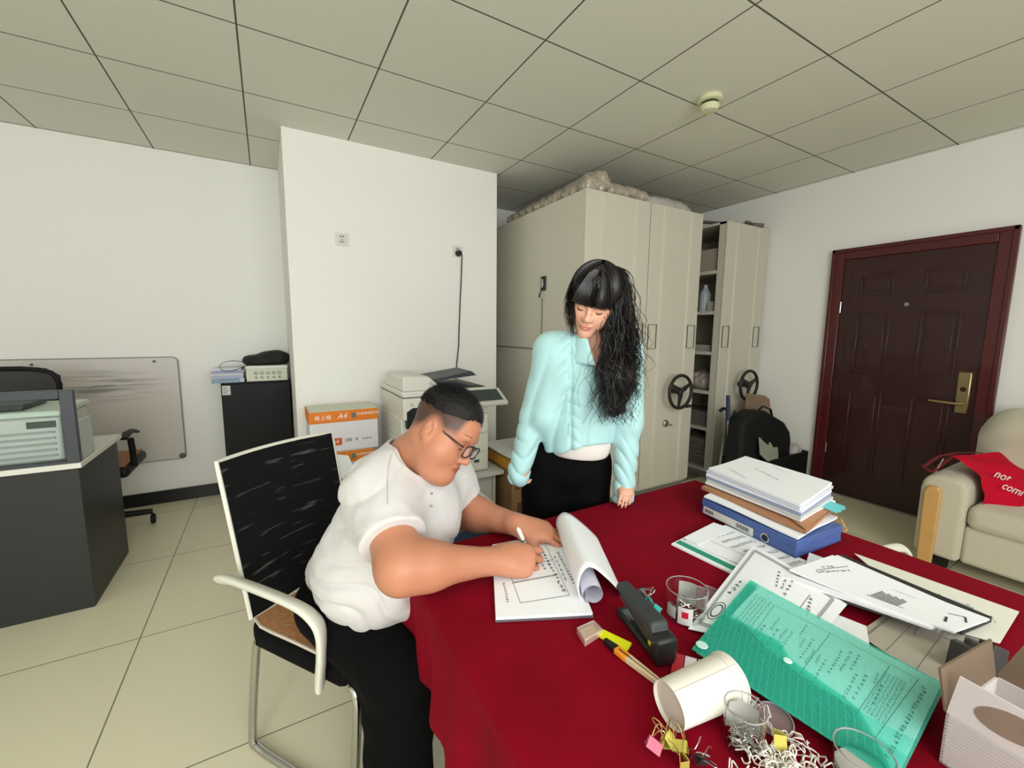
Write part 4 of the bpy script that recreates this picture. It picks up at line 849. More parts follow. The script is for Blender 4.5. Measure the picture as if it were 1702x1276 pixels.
def jar(c, r, h, label, name='clear_jar', lean=None):
    t = thing(name, label, 'jar', tuple(c)); c = np.asarray(c, float); F = np.eye(3) if lean is None else lean
    MB().lathe([(0, .0), (r * .96, .0), (r, .004), (r * 1.03, h), (r * 1.06, h + .001), (r * 1.06, h + .004), (r * .99, h + .004), (r * .97, h * .98), (r * .955, .006), (r * .93, .003), (0, .003)], c, F, n=48).build('wall', glassm, t, smooth=True, angle=50)
    MB().tube([c + F @ V(r * 1.035 * math.cos(a), r * 1.035 * math.sin(a), h + .003) for a in np.linspace(0, 2 * math.pi, 49)[:-1]], .0011, 6, closed=True).build('rim', mat('rim_clear', (190, 180, 184), .2, alpha=.5), t, smooth=True)
    return t
# jar of small silver clips with a white label
c = T(1139, 1022, ZT_); c[2] = ZT_ + .001
t = jar(c, .041, .062, 'round clear plastic jar with a white label, half full of small silver clips')
def arcpatch(c, r, a0, a1, z0, z1): return MB().slab(lambda u, v: V(c[0] + r * math.cos(a0 + (a1 - a0) * u), c[1] + r * math.sin(a0 + (a1 - a0) * u), c[2] + z0 + (z1 - z0) * v), 10, 2, (0, 0, .0)) 
def patch(c, r, a0, a1, z0, z1, m, name, par): return MB().grid(lambda u, v: V(c[0] + r * math.cos(a0 + (a1 - a0) * u), c[1] + r * math.sin(a0 + (a1 - a0) * u), c[2] + z0 + (z1 - z0) * v), 12, 2).build(name, m, par, smooth=True)
va = math.atan2(-c[1], -c[0])
lbm = mat('jar_label', (214, 212, 210), .6)
patch(c, .0432, va - .35, va + .35, .004, .042, lbm, 'label', t); patch(c, .0434, va - .16, va + .14, .019, .033, mat('label_red', (196, 30, 48), .5), 'red_mark', t)
patch(c, .0434, va - 1.0, va - .45, .010, .036, mat('label_pale', (190, 196, 190), .6), 'label', t)
patch(c, .0398, va + math.pi - .5, va + math.pi + .45, .01, .055, mat('label_back', (176, 176, 168), .7), 'label', t)
def clip_heap(c, r, n, L, label, group, zmax, th=.0007, name='paper_clip', z0=.004):
    for k in range(n):
        a, rr = rng.uniform(0, 2 * math.pi), r * math.sqrt(rng.uniform(0, 1)); p = V(c[0] + rr * math.cos(a), c[1] + rr * math.sin(a), c[2] + z0 + rng.uniform(0, zmax))
        F = rotm(rng.uniform(-.6, .6), rng.uniform(-.6, .6), rng.uniform(0, 6.28)); w = MB(); s = L
        pts = [(-.5, -.12), (.4, -.16), (.5, 0), (.4, .16), (-.35, .14), (-.45, 0), (-.35, -.06), (.2, -.07)] if name == 'paper_clip' else [(-.5, 0), (.5, 0)]
        w.tube([p + F @ (V(a_, b_, 0) * s) for a_, b_ in pts], th, 5)
        if name == 'pin': w.ell(p + F @ V(-.5 * s, 0, 0), V(.001, .001, .0007), n=6, m=4)
        w.build(name, chrome, label=label, cat='clip' if name == 'paper_clip' else 'pin', group=group)
clip_heap(c, .027, 34, .026, 'small silver wire clip heaped inside the clear jar with the white and red label', 'clips in the labelled jar', .018)
# open lid behind that jar
cl = T(1180, 985, ZT_ + .004)
def disc_lid(name, c, r, label, tiltF=None, h=.006):
    t = thing(name, label, 'lid', tuple(c)); F = np.eye(3) if tiltF is None else tiltF
    MB().lathe([(0, 0), (r * .96, 0), (r, .001), (r, h), (r * .97, h), (r * .96, .002), (0, .002)], c, F, n=48).build('disc', mat('lid_clear', (214, 190, 194), .1, trans=.75, ior=1.2), t, smooth=True, angle=50)
    MB().tube([np.asarray(c) + F @ V(r * math.cos(a), r * math.sin(a), h) for a in np.linspace(0, 2 * math.pi, 49)[:-1]], .0013, 6, closed=True).build('rim', mat('rim_clear', (200, 196, 198), .2, alpha=.6), t, smooth=True)
    return t
disc_lid('jar_lid', T(1172, 993, ZT_ + .001), .043, 'clear round lid lying flat behind the labelled clip jar, next to the certificate')
# second jar with pins, its lid, third jar
c2_ = T(1234, 1240, ZT_); c2_[2] = ZT_ + .001
t = jar(c2_, .0275, .062, 'clear plastic jar holding silver pins in front of the white paper cup')
patch(c2_, .0262, va + math.pi - .9, va + math.pi + .9, .012, .05, mat('label_back', (176, 176, 168), .7), 'label', t)
clip_heap(c2_, .015, 90, .022, 'silver pin heaped inside the clear jar in front of the paper cup', 'pins in the clear jar', .030, .00055, 'pin')
disc_lid('jar_lid', T(1286, 1199, ZT_ + .002), .0265, 'small clear round lid tilted against the teal wallet, right of the pin jar', frame((.5, -.8, .0), (-.2, -.15, 1)))
c3 = T(1430, 1300, ZT_); c3[2] = ZT_ + .001
jar(c3, .033, .045, 'clear plastic jar at the bottom edge of the picture, right of the white string')
MB().lathe([(0, 0), (.029, 0), (.029, .018), (0, .018)], c3 + V(0, 0, .004), n=32).build('paper_label_roll', mat('label_back', (176, 176, 168), .7), label='pale round paper insert inside the jar at the bottom edge of the picture', cat='paper')

# yellow flags, clear tab box, knife, index flags, barcode label
zf = ZT_ + .006
sh = Sheet(T(991, 1040, zf), T(1050, 1068, zf), T(1041, 1082, zf), T(997, 1056, zf)); sh.build('yellow_sticky_flags', mat('flag_yellow', (240, 244, 16), .6), t=.005, label='bright yellow pad of sticky flags beside the clear tab box', cat='sticky notes')
t = thing('clear_tab_box', 'small clear plastic box of pale tabs left of the yellow flags', 'box', tuple(T(978, 1056)))
b4 = [T(*p) for p in ((958, 1053), (987, 1040), (1002, 1056), (972, 1076))]; MB().hexa([p for p in b4], [p + V(0, 0, .015) for p in b4]).build('case', mat('tabbox_clear', (235, 222, 210), .15, trans=.7, ior=1.15), t, bevel=.002)
w = MB(); ce = sum(b4) / 4
for k in range(3): q = [ce + (p - ce) * .8 for p in b4]; e = (q[3] - q[0]) / 3; w.hexa([q[0] + e * k, q[1] + e * k, q[1] + e * (k + .7), q[0] + e * (k + .7)], [x + V(0, 0, .011) for x in (q[0] + e * k, q[1] + e * k, q[1] + e * (k + .7), q[0] + e * (k + .7))])
w.build('tab_strip', mat('tab_beige', (222, 190, 160), .6), t)
t = thing('craft_knife', 'orange and cream utility knife with a black tip lying beside the stapler', 'knife', tuple(T(1060, 1105)))
A, B = T(1008, 1066, .76), T(1122, 1155, .757); d = nrm(B - A); s_ = np.cross((0, 0, 1), d); F_ = np.array([d, s_, (0, 0, 1)]).T; L_ = np.linalg.norm(B - A)
cream = mat('knife_cream', (224, 206, 168), .4)
def seg(a, b, ha, hb, name, m, z=0, hz=.005): 
    p, q = A + d * L_ * a + V(0, 0, z), A + d * L_ * b + V(0, 0, z); MB().hexa([p - s_ * ha - V(0, 0, hz), q - s_ * hb - V(0, 0, hz), q + s_ * hb - V(0, 0, hz), p + s_ * ha - V(0, 0, hz)], [p - s_ * ha + V(0, 0, hz), q - s_ * hb + V(0, 0, hz), q + s_ * hb + V(0, 0, hz), p + s_ * ha + V(0, 0, hz)]).build(name, m, t, bevel=.0015)
seg(-.03, .17, .004, .008, 'tip', blk); seg(.16, .34, .008, .009, 'orange_grip', mat('knife_orange', (240, 150, 40), .4)); seg(.34, .97, .0085, .0045, 'handle', cream); seg(.20, .86, .0016, .0014, 'slot', blk, .0045, .0012); seg(.40, .94, .0012, .001, 'stripe', mat('knife_tan', (150, 128, 96), .5), .0045, .0014)
z1 = ZT_ + .003
sh = Sheet(T(1119, 1083, z1), T(1183, 1100, z1), T(1180, 1145, z1), T(1113, 1122, z1))
t = thing('index_flags', 'card of red, white and yellow index flags half under the white cup', 'sticky notes', tuple(T(1150, 1110)))
sh.build('card', mat('card_maroon', (104, 20, 36), .6), t, t=.002)
for a, b, c_ in ((.02, .30, (196, 44, 60)), (.33, .62, (228, 218, 222)), (.66, .98, (244, 224, 96))):
    w = MB(); w.slab(lambda u, v, a=a, b=b: sh.P(a + (b - a) * u, .05 + .9 * v, .0012), 2, 2, .0011); w.build('flag_block', mat('flag%d' % c_[2], c_, .6), t)
z1 = ZT_ + .004; sh = Sheet(T(1236, 1141, z1), T(1262, 1160, z1), T(1247, 1180, z1), T(1218, 1160, z1))
t = thing('barcode_label', 'small white label with a barcode behind the paper cup', 'label', tuple(T(1240, 1160))); sh.build('label', paper, t, t=.003)
w = MB(); 
for k in range(12): sh.rect(w, .12 + k * .06, .30, .12 + k * .06 + (.035 if k % 3 else .02), .8)
w.build('barcode', ink, t); w = MB(); sh.rect(w, .1, .02, .9, .15); w.build('red_stripe', mat('label_red', (196, 30, 48), .5), t)

# white paper cup lying on its side
t = thing('paper_cup', 'white paper cup lying on its side', 'cup', tuple(T(1150, 1150)))
cupm = mat('cup_paper', (228, 224, 212), .6, noise=.02)
r0, r1 = .0345, .0385
A = T(1112, 1205, ZT_); A[2] = ZT_ + r0 + .001; B = T(1212, 1162, ZT_); B[2] = ZT_ + r1 + .001
A = on_z(1111, 1172, A[2]); B = on_z(1196, 1134, B[2]); ax = nrm(B - A); F_ = frame(ax, (0, 0, 1)); F_ = np.array([F_[:, 1], F_[:, 2], F_[:, 0]]).T; H_ = np.linalg.norm(B - A) + .018
MB().lathe([(r0 - .0015, .006), (r0, .0), (r0, .0015), (r1, H_), (r1 + .0025, H_ + .001), (r1 + .0025, H_ + .004), (r1 - .001, H_ + .004), (r1 - .001, H_), (r0 - .0015, .008)], A, F_, n=56).build('wall', cupm, t, smooth=True, angle=60)
MB().lathe([(0, .006), (r0 - .001, .006), (r0 - .001, .008), (0, .008)], A, F_, n=48).build('bottom', mat('cup_bottom', (214, 206, 192), .65), t, smooth=True)
MB().tube([A + F_ @ V(r1 * 1.0 * math.cos(a), r1 * 1.0 * math.sin(a), H_ - .012) for a in np.linspace(0, 6.283, 49)[:-1]], .0006, 6, closed=True).build('rim_groove', mat('cup_groove', (206, 202, 192), .7), t)
pp = [A + F_ @ V((r0 + (r1 - r0) * q + .0004) * math.cos(1.9), (r0 + (r1 - r0) * q + .0004) * math.sin(1.9), H_ * q) for q in (0, 1)]
MB().tube(pp, .0006, 4).build('seam', mat('cup_groove', (206, 202, 192), .7), t)

# yellow binder clip and heap of white string
binder_clip(T(1296, 1232, .772), .5, (1.5, .2), .024, mat('clip_yellow', (196, 186, 88), .4), 'single yellow binder clip at the edge of the white string heap', None, splay=.2)
w = MB()
for k in range(46):
    cx_, cy_ = rng.normal(1305, 28), rng.normal(1285, 16); p = T(cx_, max(1243, cy_), ZT_ + .004); pts = [p]
    a = rng.uniform(0, 6.28)
    for j in range(14): a += rng.normal(0, .75); p = p + V(math.cos(a), math.sin(a), 0) * .0062; pts.append(V(p[0], p[1], ZT_ + .003 + .010 * abs(math.sin(j * .6 + k)) + .006 * rng.random()))
    w.tube(cr_path(pts, 3), .0011, 5)
w.build('string_heap', mat('cotton_string', (224, 220, 208), .9), smooth=True, label='tangled heap of white cotton string at the bottom edge of the table view', cat='string', kind='stuff')
yl = mat('clip_yellow', (196, 186, 88), .4); pk = mat('clip_pink', (196, 96, 120), .4); gs = mat('gold_wire', (196, 176, 120), .3, .9)
for i, (px, py, zz_, yw, ti, sz, m, lb) in enumerate([(1087, 1238, .768, .9, (.5, .5), .021, pk, 'pink binder clip at the left end of the small clip heap'), (1110, 1228, .772, 2.0, (.2, .5), .022, yl, 'yellow binder clip highest in the small clip heap, handles pointing at the cup'), (1130, 1240, .770, .2, (-.5, .8), .021, yl, 'second yellow binder clip, right of the highest one in the small clip heap'), (1135, 1262, .768, 2.6, (1.2, .2), .021, yl, 'yellow binder clip nearest the camera in the small clip heap'), (1150, 1250, .768, 1.4, (.9, -.6), .018, dk_, 'dark binder clip in the small clip heap'), (1168, 1262, .768, 1.1, (.4, -.6), .018, dk_, 'dark binder clip at the right end of the small clip heap')]):
    binder_clip(T(px, py, zz_), yw, ti, sz, m, lb, 'binder clips heaped in front of the cup', hm=gs if i < 4 else chrome)

# ------------------------------------------------------------------ papers on the right half of the table
def booklet(name, px, z, t_, label, cat='document', m=paper, bulge=None, group=None, **kw):
    zz = z if hasattr(z, '__len__') else [z] * 4
    s = Sheet(*[T(p[0], p[1], q) for p, q in zip(px, zz)], bulge); s.o = s.build(name, m, t=t_, label=label, cat=cat, group=group, **kw); return s
def printed(s, fn, m=ink, name='printed_text'): w = MB(); fn(w); return w.build(name, m, s.o)
# green edged folder and handwritten sheets in front of the blue box file
s = booklet('green_edged_folder', [(1116, 903), (1186, 869), (1330, 932), (1250, 968)], ZT_ + .006, .005, 'white folder with a green edge strip lying in front of the blue box file', 'folder')
MB().slab(lambda u, v: s.P(.02 + .96 * u, .0, .0) + (s.c[3] - s.c[0]) * 0 + (s.c[1] - s.c[0]) * (.06 + .06 * v) * 0 + (s.P(.06 + .10 * v, .02 + .96 * u) - s.P(.02 + .96 * u, .0)) + V(0, 0, .001), 10, 2, .0008).build('green_strip', mat('green_strip', (30, 150, 120), .4), s.o)
s = booklet('handwritten_sheet', [(1138, 898), (1206, 872), (1400, 958), (1345, 985)], ZT_ + .010, .002, 'white sheet covered with faint handwriting running under the blue box file', 'paper')
def f(w):
    for k in range(9): s.glyphs(w, .35 + .05 * (k % 2), .10 + k * .1, .9, .13 + k * .1, 16, .05)
    s.line(w, .3, .05, .3, .5, .006)
printed(s, f, inkl)
s = booklet('note_sheet', [(1136, 893), (1186, 868), (1222, 880), (1160, 905)], ZT_ + .013, .001, 'small white note sheet on the left end of the green edged folder', 'paper')
# blue box file
t = thing('blue_box_file', 'blue box file with barcode label and round finger hole, under a pile of papers', 'box file', tuple(T(1290, 880)))
zb, zt2 = ZT_ + .011, .812
p1, p2, p3 = T(1167, 851, zb), T(1322, 927, zb), T(1397, 898, zb); p4 = p1 + p3 - p2; bot = [p1, p2, p3, p4]
blue = mat('file_blue', (74, 98, 158), .5, noise=.04, nscale=8); blue2 = mat('file_blue_dark', (60, 82, 140), .5)
up = V(0, 0, 1); hh = .047
MB().hexa([p + up * .002 for p in bot], [p + up * hh for p in bot]).build('tray', blue, t, bevel=.0015)
ce = sum(bot) / 4; top4 = [ce + (p - ce) * 1.012 + up * (hh - .020) for p in bot]
w = MB(); w.hexa(top4, [p + up * .021 for p in top4]); w.build('lid', blue, t, bevel=.0015)
MB().hexa([ce + (p - ce) * 1.01 for p in bot], [ce + (p - ce) * 1.01 + up * .003 for p in bot]).build('base_lip', blue2, t)
e1 = nrm(p2 - p1); nn = nrm(np.cross(e1, up)); nn = nn if np.dot(nn, CP - p1) > 0 else -nn; Ls = np.linalg.norm(p2 - p1)
def side(a, b, z0, z1, off=.001): return [p1 + e1 * Ls * a + up * z0 + nn * off, p1 + e1 * Ls * b + up * z0 + nn * off, p1 + e1 * Ls * b + up * z1 + nn * off, p1 + e1 * Ls * a + up * z1 + nn * off]
def plate(q, m, name, par, th=.0006): 
    n_ = nn * th; return MB().hexa(q, [x + n_ for x in q]).build(name, m, par)
lb = plate(side(.02, .60, .002, .026), mat('file_label', (214, 210, 200), .6), 'label', t)
plate(side(.40, .58, .004, .024, .0017), mat('label_white', (205, 206, 200), .6), 'barcode_patch', lb)
w = MB(); 
for k in range(14): q = side(.42 + k * .010, .42 + k * .010 + (.006 if k % 3 else .004), .008, .021, .0024); w.hexa(q, [x + nn * .0003 for x in q])
for k in range(5): q = side(.04 + .022 * k, .055 + .022 * k, .008, .019, .0017); w.hexa(q, [x + nn * .0003 for x in q])
w.build('barcode', ink, lb)
hc = p1 + e1 * Ls * .72 + up * .016 + nn * .0015; Fh = np.array([e1, up, nn]).T
MB().lathe([(.010, 0), (.0135, 0), (.0135, .0015), (.010, .0015)], hc, Fh, n=32).build('hole_ring', chrome, t, smooth=True); MB().lathe([(0, 0), (.0105, 0), (.0105, .0008), (0, .0008)], hc, Fh, n=32).build('finger_hole', mat('hole_dark', (20, 30, 40), .6), t)
# on the box file, from the bottom up
zq = zb + hh + .003
def inner(px, z): return [T(p[0], p[1], z) for p in px]
s = booklet('loose_sheets', [(1170, 824), (1240, 795), (1392, 858), (1326, 893)], zq + .008, .005, 'loose white sheets directly on the blue box file, under the kraft envelope', 'paper', bulge=lambda u, v: .002 * math.sin(7 * u + 5 * v))
kr = mat('kraft_paper', (172, 122, 88), .75, noise=.08, nscale=10)
t = thing('kraft_envelope', 'brown kraft document envelope with an orange string in the pile on the blue box file', 'envelope', tuple(T(1330, 860)))
ks = Sheet(*[T(p[0], p[1], zq + .020) for p in ((1166, 808), (1240, 780), (1392, 838), (1340, 882))], lambda u, v: .004 * math.sin(3.1 * v) * u)
ks.build('pocket', kr, t, t=.010)
fl = Sheet(*[T(p[0], p[1], zq + .022) for p in ((1300, 852), (1362, 825), (1392, 838), (1340, 882))], lambda u, v: .003 + .004 * math.sin(3.1 * u)); fl.build('flap', mat('kraft_flap', (182, 134, 98), .7), t, t=.002)
MB().lathe([(0, .001), (.008, .0005), (.009, 0)], fl.P(.6, .35, .003), np.eye(3), n=20).build('string_button', mat('button_pale', (196, 150, 130), .6), t)
pts = [fl.P(.95, .9, .003), fl.P(1.1, 1.0, -.01), T(1394, 870, .80), T(1402, 880, .775), T(1408, 884, .762), T(1402, 886, .760), T(1393, 874, .79)]
MB().tube([ks.P(1, .3, -.004), ks.P(1.03, .35, -.012), T(1398, 862, .795), T(1403, 873, .775), T(1408, 881, .762), T(1402, 884, .760), T(1398, 872, .77), ks.P(1.02, .2, -.012)], .0016, 6).build('tie_string', mat('string_orange', (226, 166, 70), .7), t, smooth=True)
# pile of white booklets
zb2 = zq + .024; lab = ['lowest white booklet in the pile on the kraft envelope, with teal tabs sticking out', 'white booklet second from below in the pile on the kraft envelope', 'white booklet with a blue grey cover, third from below in the pile', 'white booklet in the middle of the pile, third from the top', 'white booklet second from the top of the pile on the blue box file', 'topmost white booklet of the pile on the blue box file, with a short printed title']
cov = [paper, mat('cover_grey', (206, 208, 206), .6), mat('cover_blue', (150, 160, 188), .6), paper, mat('cover_lilac', (214, 214, 226), .6), paper]
base4 = [(1172, 800), (1236, 778), (1386, 832), (1334, 864)]; top4_ = [(1178, 777), (1239, 759), (1383, 801), (1330, 838)]
zk = [zb2 + h for h in (.008, .018, .025, .034, .043, .052)]; prev = zb2
for k in range(6):
    q = (k) / 5; px = [((1 - q) * a[0] + q * b[0] + rng.uniform(-3, 3), (1 - q) * a[1] + q * b[1] + rng.uniform(-1, 1)) for a, b in zip(base4, top4_)]
    s = booklet('white_booklet', px if k < 5 else top4_, zk[k], (zk[k] - prev) * .88, lab[k], 'booklet', cov[k], group='white booklets piled on the blue box file', bulge=(lambda u, v: .004 * u * (1 - v) - .003 * math.sin(3 * u)) if k == 5 else None); prev = zk[k]
    if k == 0:
        for j in range(5):
            tb_ = Sheet(s.P(.62 + .06 * j, .98, .001), s.P(.68 + .06 * j, .98, .001), s.P(.70 + .06 * j, 1.10 + .02 * (j % 2), -.001), s.P(.63 + .06 * j, 1.12, -.002)); tb_.build('teal_tab', mat('tab_teal', (110, 206, 212), .6), s.o, t=.0012, nu=3, nv=3)
def f(w):
    s.glyphs(w, .50, .62, .62, .30, 9, .035); s.glyphs(w, .12, .40, .25, .14, 7, .02); s.glyphs(w, .84, .62, .90, .40, 7, .018); s.line(w, .14, .42, .26, .18, .004)
printed(s, f)
# certificate
s = booklet('certificate', [(1252, 905), (1408, 1004), (1330, 1095), (1144, 1040)], [ZT_ + .030, ZT_ + .024, ZT_ + .018, ZT_ + .010], .0012, 'white certificate with an ornate grey border under the teal wallet', 'certificate', bulge=lambda u, v: .006 * math.sin(math.pi * u) - .006 * v * v)
s.o['label'] = 'white certificate with an ornate grey border, partly under the teal wallet'
def f(w):
    for a, b, c_, d_ in ((.06, .06, .90, .06), (.90, .06, .90, .96), (.06, .06, .06, .94), (.06, .94, .5, .96)): s.line(w, a, b, c_, d_, .028, 16)
printed(s, f, mat('border_grey', (168, 170, 174), .8), 'border')
def f(w):
    for k in range(24): a = k / 24 * 6.283; s.line(w, .13 + .065 * math.cos(a), .80 + .085 * math.sin(a), .13 + .065 * math.cos(a + .26), .80 + .085 * math.sin(a + .26), .006, 1)
    for k in range(24): a = k / 24 * 6.283; s.line(w, .13 + .045 * math.cos(a), .80 + .058 * math.sin(a), .13 + .045 * math.cos(a + .26), .80 + .058 * math.sin(a + .26), .01, 1)
    s.glyphs(w, .12, .62, .16, .44, 4, .05); s.glyphs(w, .40, .14, .46, .34, 5, .03); s.glyphs(w, .48, .14, .52, .34, 4, .03); s.glyphs(w, .55, .14, .57, .40, 4, .03); s.glyphs(w, .76, .22, .82, .46, 5, .035); s.line(w, .74, .2, .74, .45, .005)
printed(s, f)
# sheets and the teal document wallet
s = booklet('grey_form_sheet', [(1497, 1003), (1640, 1060), (1570, 1150), (1424, 1052)], ZT_ + .005, .001, 'greyish translucent form sheet between teal wallet and long booklet', 'paper', mat('form_grey', (176, 170, 156), .6, noise=.03))
def f(w):
    s.line(w, .06, .02, .10, .98, .006); s.line(w, .30, .10, .36, 1.0, .005); s.line(w, .32, .12, .95, .10, .005); s.line(w, .62, .2, .70, 1., .005); s.line(w, .66, .3, .98, .3, .005); s.glyphs(w, .05, .1, .08, .9, 22, .02); s.glyphs(w, .36, .22, .42, .5, 5, .025)
printed(s, f)
s = booklet('white_under_sheet', [(1300, 985), (1440, 1040), (1478, 1270), (1158, 1083)], [ZT_ + .012, ZT_ + .014, ZT_ + .012, ZT_ + .008], .003, 'white sheets lying directly under the teal wallet, a thin edge showing', 'paper')
t = thing('teal_wallet', 'translucent teal plastic document wallet with a snap button and a printed form inside', 'document wallet', tuple(T(1360, 1110)))
zw = [ZT_ + .036, ZT_ + .038, ZT_ + .026, ZT_ + .018]
wpx = [(1247, 964), (1573, 1138), (1492, 1300), (1150, 1076)]
tf = lambda m_, tint, a, rough: mat(m_, tint, rough, alpha=a)
film = bpy.data.materials.new('teal_film'); film.use_nodes = True; nt = film.node_tree; b = nt.nodes['Principled BSDF']; b.inputs['Base Color'].default_value = (*lin((96, 228, 208)), 1); b.inputs['Roughness'].default_value = .22; b.inputs['Coat Weight'].default_value = .2
g = nt.nodes.new('ShaderNodeTexCoord')
def hatch(rot, sc, wd):
    mp = nt.nodes.new('ShaderNodeMapping'); mp.inputs['Rotation'].default_value = (0, 0, rot); nt.links.new(g.outputs['Object'], mp.inputs[0]); sp = nt.nodes.new('ShaderNodeSeparateXYZ'); nt.links.new(mp.outputs[0], sp.inputs[0])
    q = mnode(nt, 'FRACT', mnode(nt, 'MULTIPLY', sp.outputs['X'], sc)); return mnode(nt, 'LESS_THAN', q, wd)
hz_ = mnode(nt, 'MAXIMUM', hatch(.45, 110, .10), hatch(1.15, 95, .08)); q = mnode(nt, 'MULTIPLY', hz_, .13); tr = nt.nodes.new('ShaderNodeBsdfTransparent'); tr.inputs[0].default_value = (*lin((238, 255, 253)), 1)
ms = nt.nodes.new('ShaderNodeMixShader'); nt.links.new(mnode(nt, 'ADD', q, .16), ms.inputs[0]); nt.links.new(tr.outputs[0], ms.inputs[1]); nt.links.new(b.outputs[0], ms.inputs[2]); nt.links.new(ms.outputs[0], nt.nodes['Material Output'].inputs[0])
film2 = film.copy(); film2.name = 'teal_film_flap'
for n in film2.node_tree.nodes:
    if n.type == 'BSDF_TRANSPARENT': n.inputs[0].default_value = (*lin((206, 250, 243)), 1)
bul = lambda u, v: .004 * math.sin(math.pi * u) * math.sin(math.pi * v) - .003 * v
back = Sheet(*[T(p[0], p[1], z_ - .004) for p, z_ in zip(wpx, zw)], bul); back.build('back_film', film, t, t=.0004)
form = Sheet(back.P(.07, .04, .002), back.P(.985, .03, .002), back.P(.99, .985, .002), back.P(.03, .985, .002), bul)
fo = form.build('inserted_form', mat('form_white', (236, 240, 238), .7), t, t=.0012)
w = MB()
for a, b_, c_, d_ in ((.16, .12, .92, .08), (.16, .12, .19, .66), (.19, .66, .88, .85), (.92, .08, .88, .85), (.80, .1, .78, .8), (.5, .1, .5, .75)): form.line(w, a, b_, c_, d_, .003, 10)
for k in range(5): form.glyphs(w, .035 + .024 * k, .10, .05 + .024 * k, .62, 22, .013)
for k in range(18):
    u_ = .2 + .036 * k; v_ = rng.uniform(.14, .4); form.glyphs(w, u_, v_, u_ + .006, v_ + rng.uniform(.1, .3), int(rng.integers(4, 9)), .016)
for k in range(6): form.glyphs(w, .80 + .017 * k, .18, .80 + .016 * k, .66, 20, .012)
form.glyphs(w, .955, .12, .945, .88, 19, .026)
w.build('printed_form', ink, fo)
front = Sheet(*[T(p[0], p[1], z_) for p, z_ in zip(wpx, zw)], bul); front.build('front_film', film, t, t=.0004)
def flapfn(u, v):
    lo_ = [(0, .55), (.10, .52), (.36, .50), (.44, .60), (.78, .66), (.90, .82), (1, .99)]
    i = next(k for k in range(len(lo_) - 1) if u <= lo_[k + 1][0] + 1e-9); a, b_ = lo_[i], lo_[i + 1]; q = (u - a[0]) / (b_[0] - a[0]); v0 = a[1] + (b_[1] - a[1]) * q
    return front.P(u, v0 + (1 - v0) * v, .0015)
MB().slab(flapfn, 28, 6, .0004).build('flap', film2, t, smooth=True)
MB().slab(lambda u, v: front.P(.0 + .055 * u, v, .0012), 2, 10, .0004).build('seam_strip', film2, t)
MB().lathe([(0, .002), (.006, .0018), (.0075, 0)], front.P(.44, .64, .0035), np.eye(3), n=24).build('snap_button', mat('button_clear', (214, 246, 238), .2), t, smooth=True)
MB().lathe([(0, .0012), (.010, .001), (.011, 0)], front.P(.035, .93, .003), np.eye(3), n=24).build('thumb_notch', mat('notch_pale', (200, 240, 232), .4), t, smooth=True)
# long booklets at the far right
booklet('blue_grey_folder', [(1390, 925), (1620, 1010), (1560, 1045), (1300, 962)], ZT_ + .012, .010, 'blue grey folder under the long booklets', 'folder', mat('folder_bluegrey', (150, 164, 170), .5))
s = booklet('long_sheet', [(1420, 919), (1694, 1016), (1662, 1068), (1560, 1040)], ZT_ + .010, .002, 'cream sheet with pencilled figures nearest the right edge of the table', 'paper', mat('cream_sheet', (226, 226, 212), .7))
def f(w):
    for (a, b_) in ((.2, .25), (.35, .3), (.5, .3), (.62, .45), (.7, .3), (.86, .4)): s.glyphs(w, a, b_, a + .04, b_ + .16, 3, .02)
printed(s, f, inkl)
booklet('black_edged_booklet', [(1400, 921), (1649, 1025), (1600, 1046), (1330, 948)], ZT_ + .026, .012, 'thick booklet with a black edge under the topmost long booklet', 'booklet', mat('edge_black', (40, 40, 36), .6))
booklet('white_booklet', [(1392, 922), (1640, 1030), (1545, 1047), (1300, 958)], ZT_ + .032, .005, 'white booklet second from the top of the long pile at the table edge', 'booklet', group='long booklets at the table edge', bulge=lambda u, v: .006 * u * v)
s = booklet('white_booklet', [(1384, 922), (1645, 1028), (1585, 1052), (1312, 948)], ZT_ + .040, .004, 'topmost long white booklet at the table edge, with a title and a small building drawing', 'booklet', group='long booklets at the table edge', bulge=lambda u, v: -.004 * math.sin(math.pi * u) + .003 * v)
def f(w):
    s.glyphs(w, .12, .75, .22, .25, 9, .035); s.line(w, .10, .7, .17, .15, .006); s.glyphs(w, .09, .55, .12, .35, 3, .03)
    for k in range(12): s.rect(w, .50 + .014 * k, .50 + .02 * (k % 3), .507 + .014 * k, .80)
    s.line(w, .48, .82, .70, .80, .012); s.line(w, .52, .30, .66, .30, .006); s.line(w, .86, .4, .93, .3, .012); s.line(w, .93, .3, .97, .5, .012); s.line(w, .88, .55, .91, .75, .015)
printed(s, f)
booklet('small_note', [(1345, 918), (1378, 930), (1352, 945), (1340, 935)], ZT_ + .018, .002, 'small white paper corner between the blue box file and the long booklets', 'paper')

# open carton at the bottom right
t = thing('open_carton', 'open white and brown carton at the bottom right corner of the table', 'box', tuple(T(1640, 1276, .755)))
q1 = on_z(1573, 1183, .835); q2 = on_z(1702, 1262, .835); e = nrm(V(*(q2 - q1)[:2], 0)); n_ = V(-e[1], e[0], 0); n_ = n_ if n_[1] + n_[0] > 0 else -n_; Lb = .30; Wb = .16
cwh2 = mat('carton_white_corr', (206, 198, 196), .75, noise=.04); cbr = mat('carton_brown', (112, 94, 76), .85, noise=.08, nscale=14)
def wallq(a, b, z0, z1, th): d = nrm(b - a); m_ = V(-d[1], d[0], 0) * th; return [V(*a[:2], z0), V(*b[:2], z0), V(*(b + m_)[:2], z0), V(*(a + m_)[:2], z0)], [V(*a[:2], z1), V(*b[:2], z1), V(*(b + m_)[:2], z1), V(*(a + m_)[:2], z1)]
a0, a1_, a2, a3 = q1, q1 + e * Lb, q1 + e * Lb + n_ * Wb, q1 + n_ * Wb
w = MB()
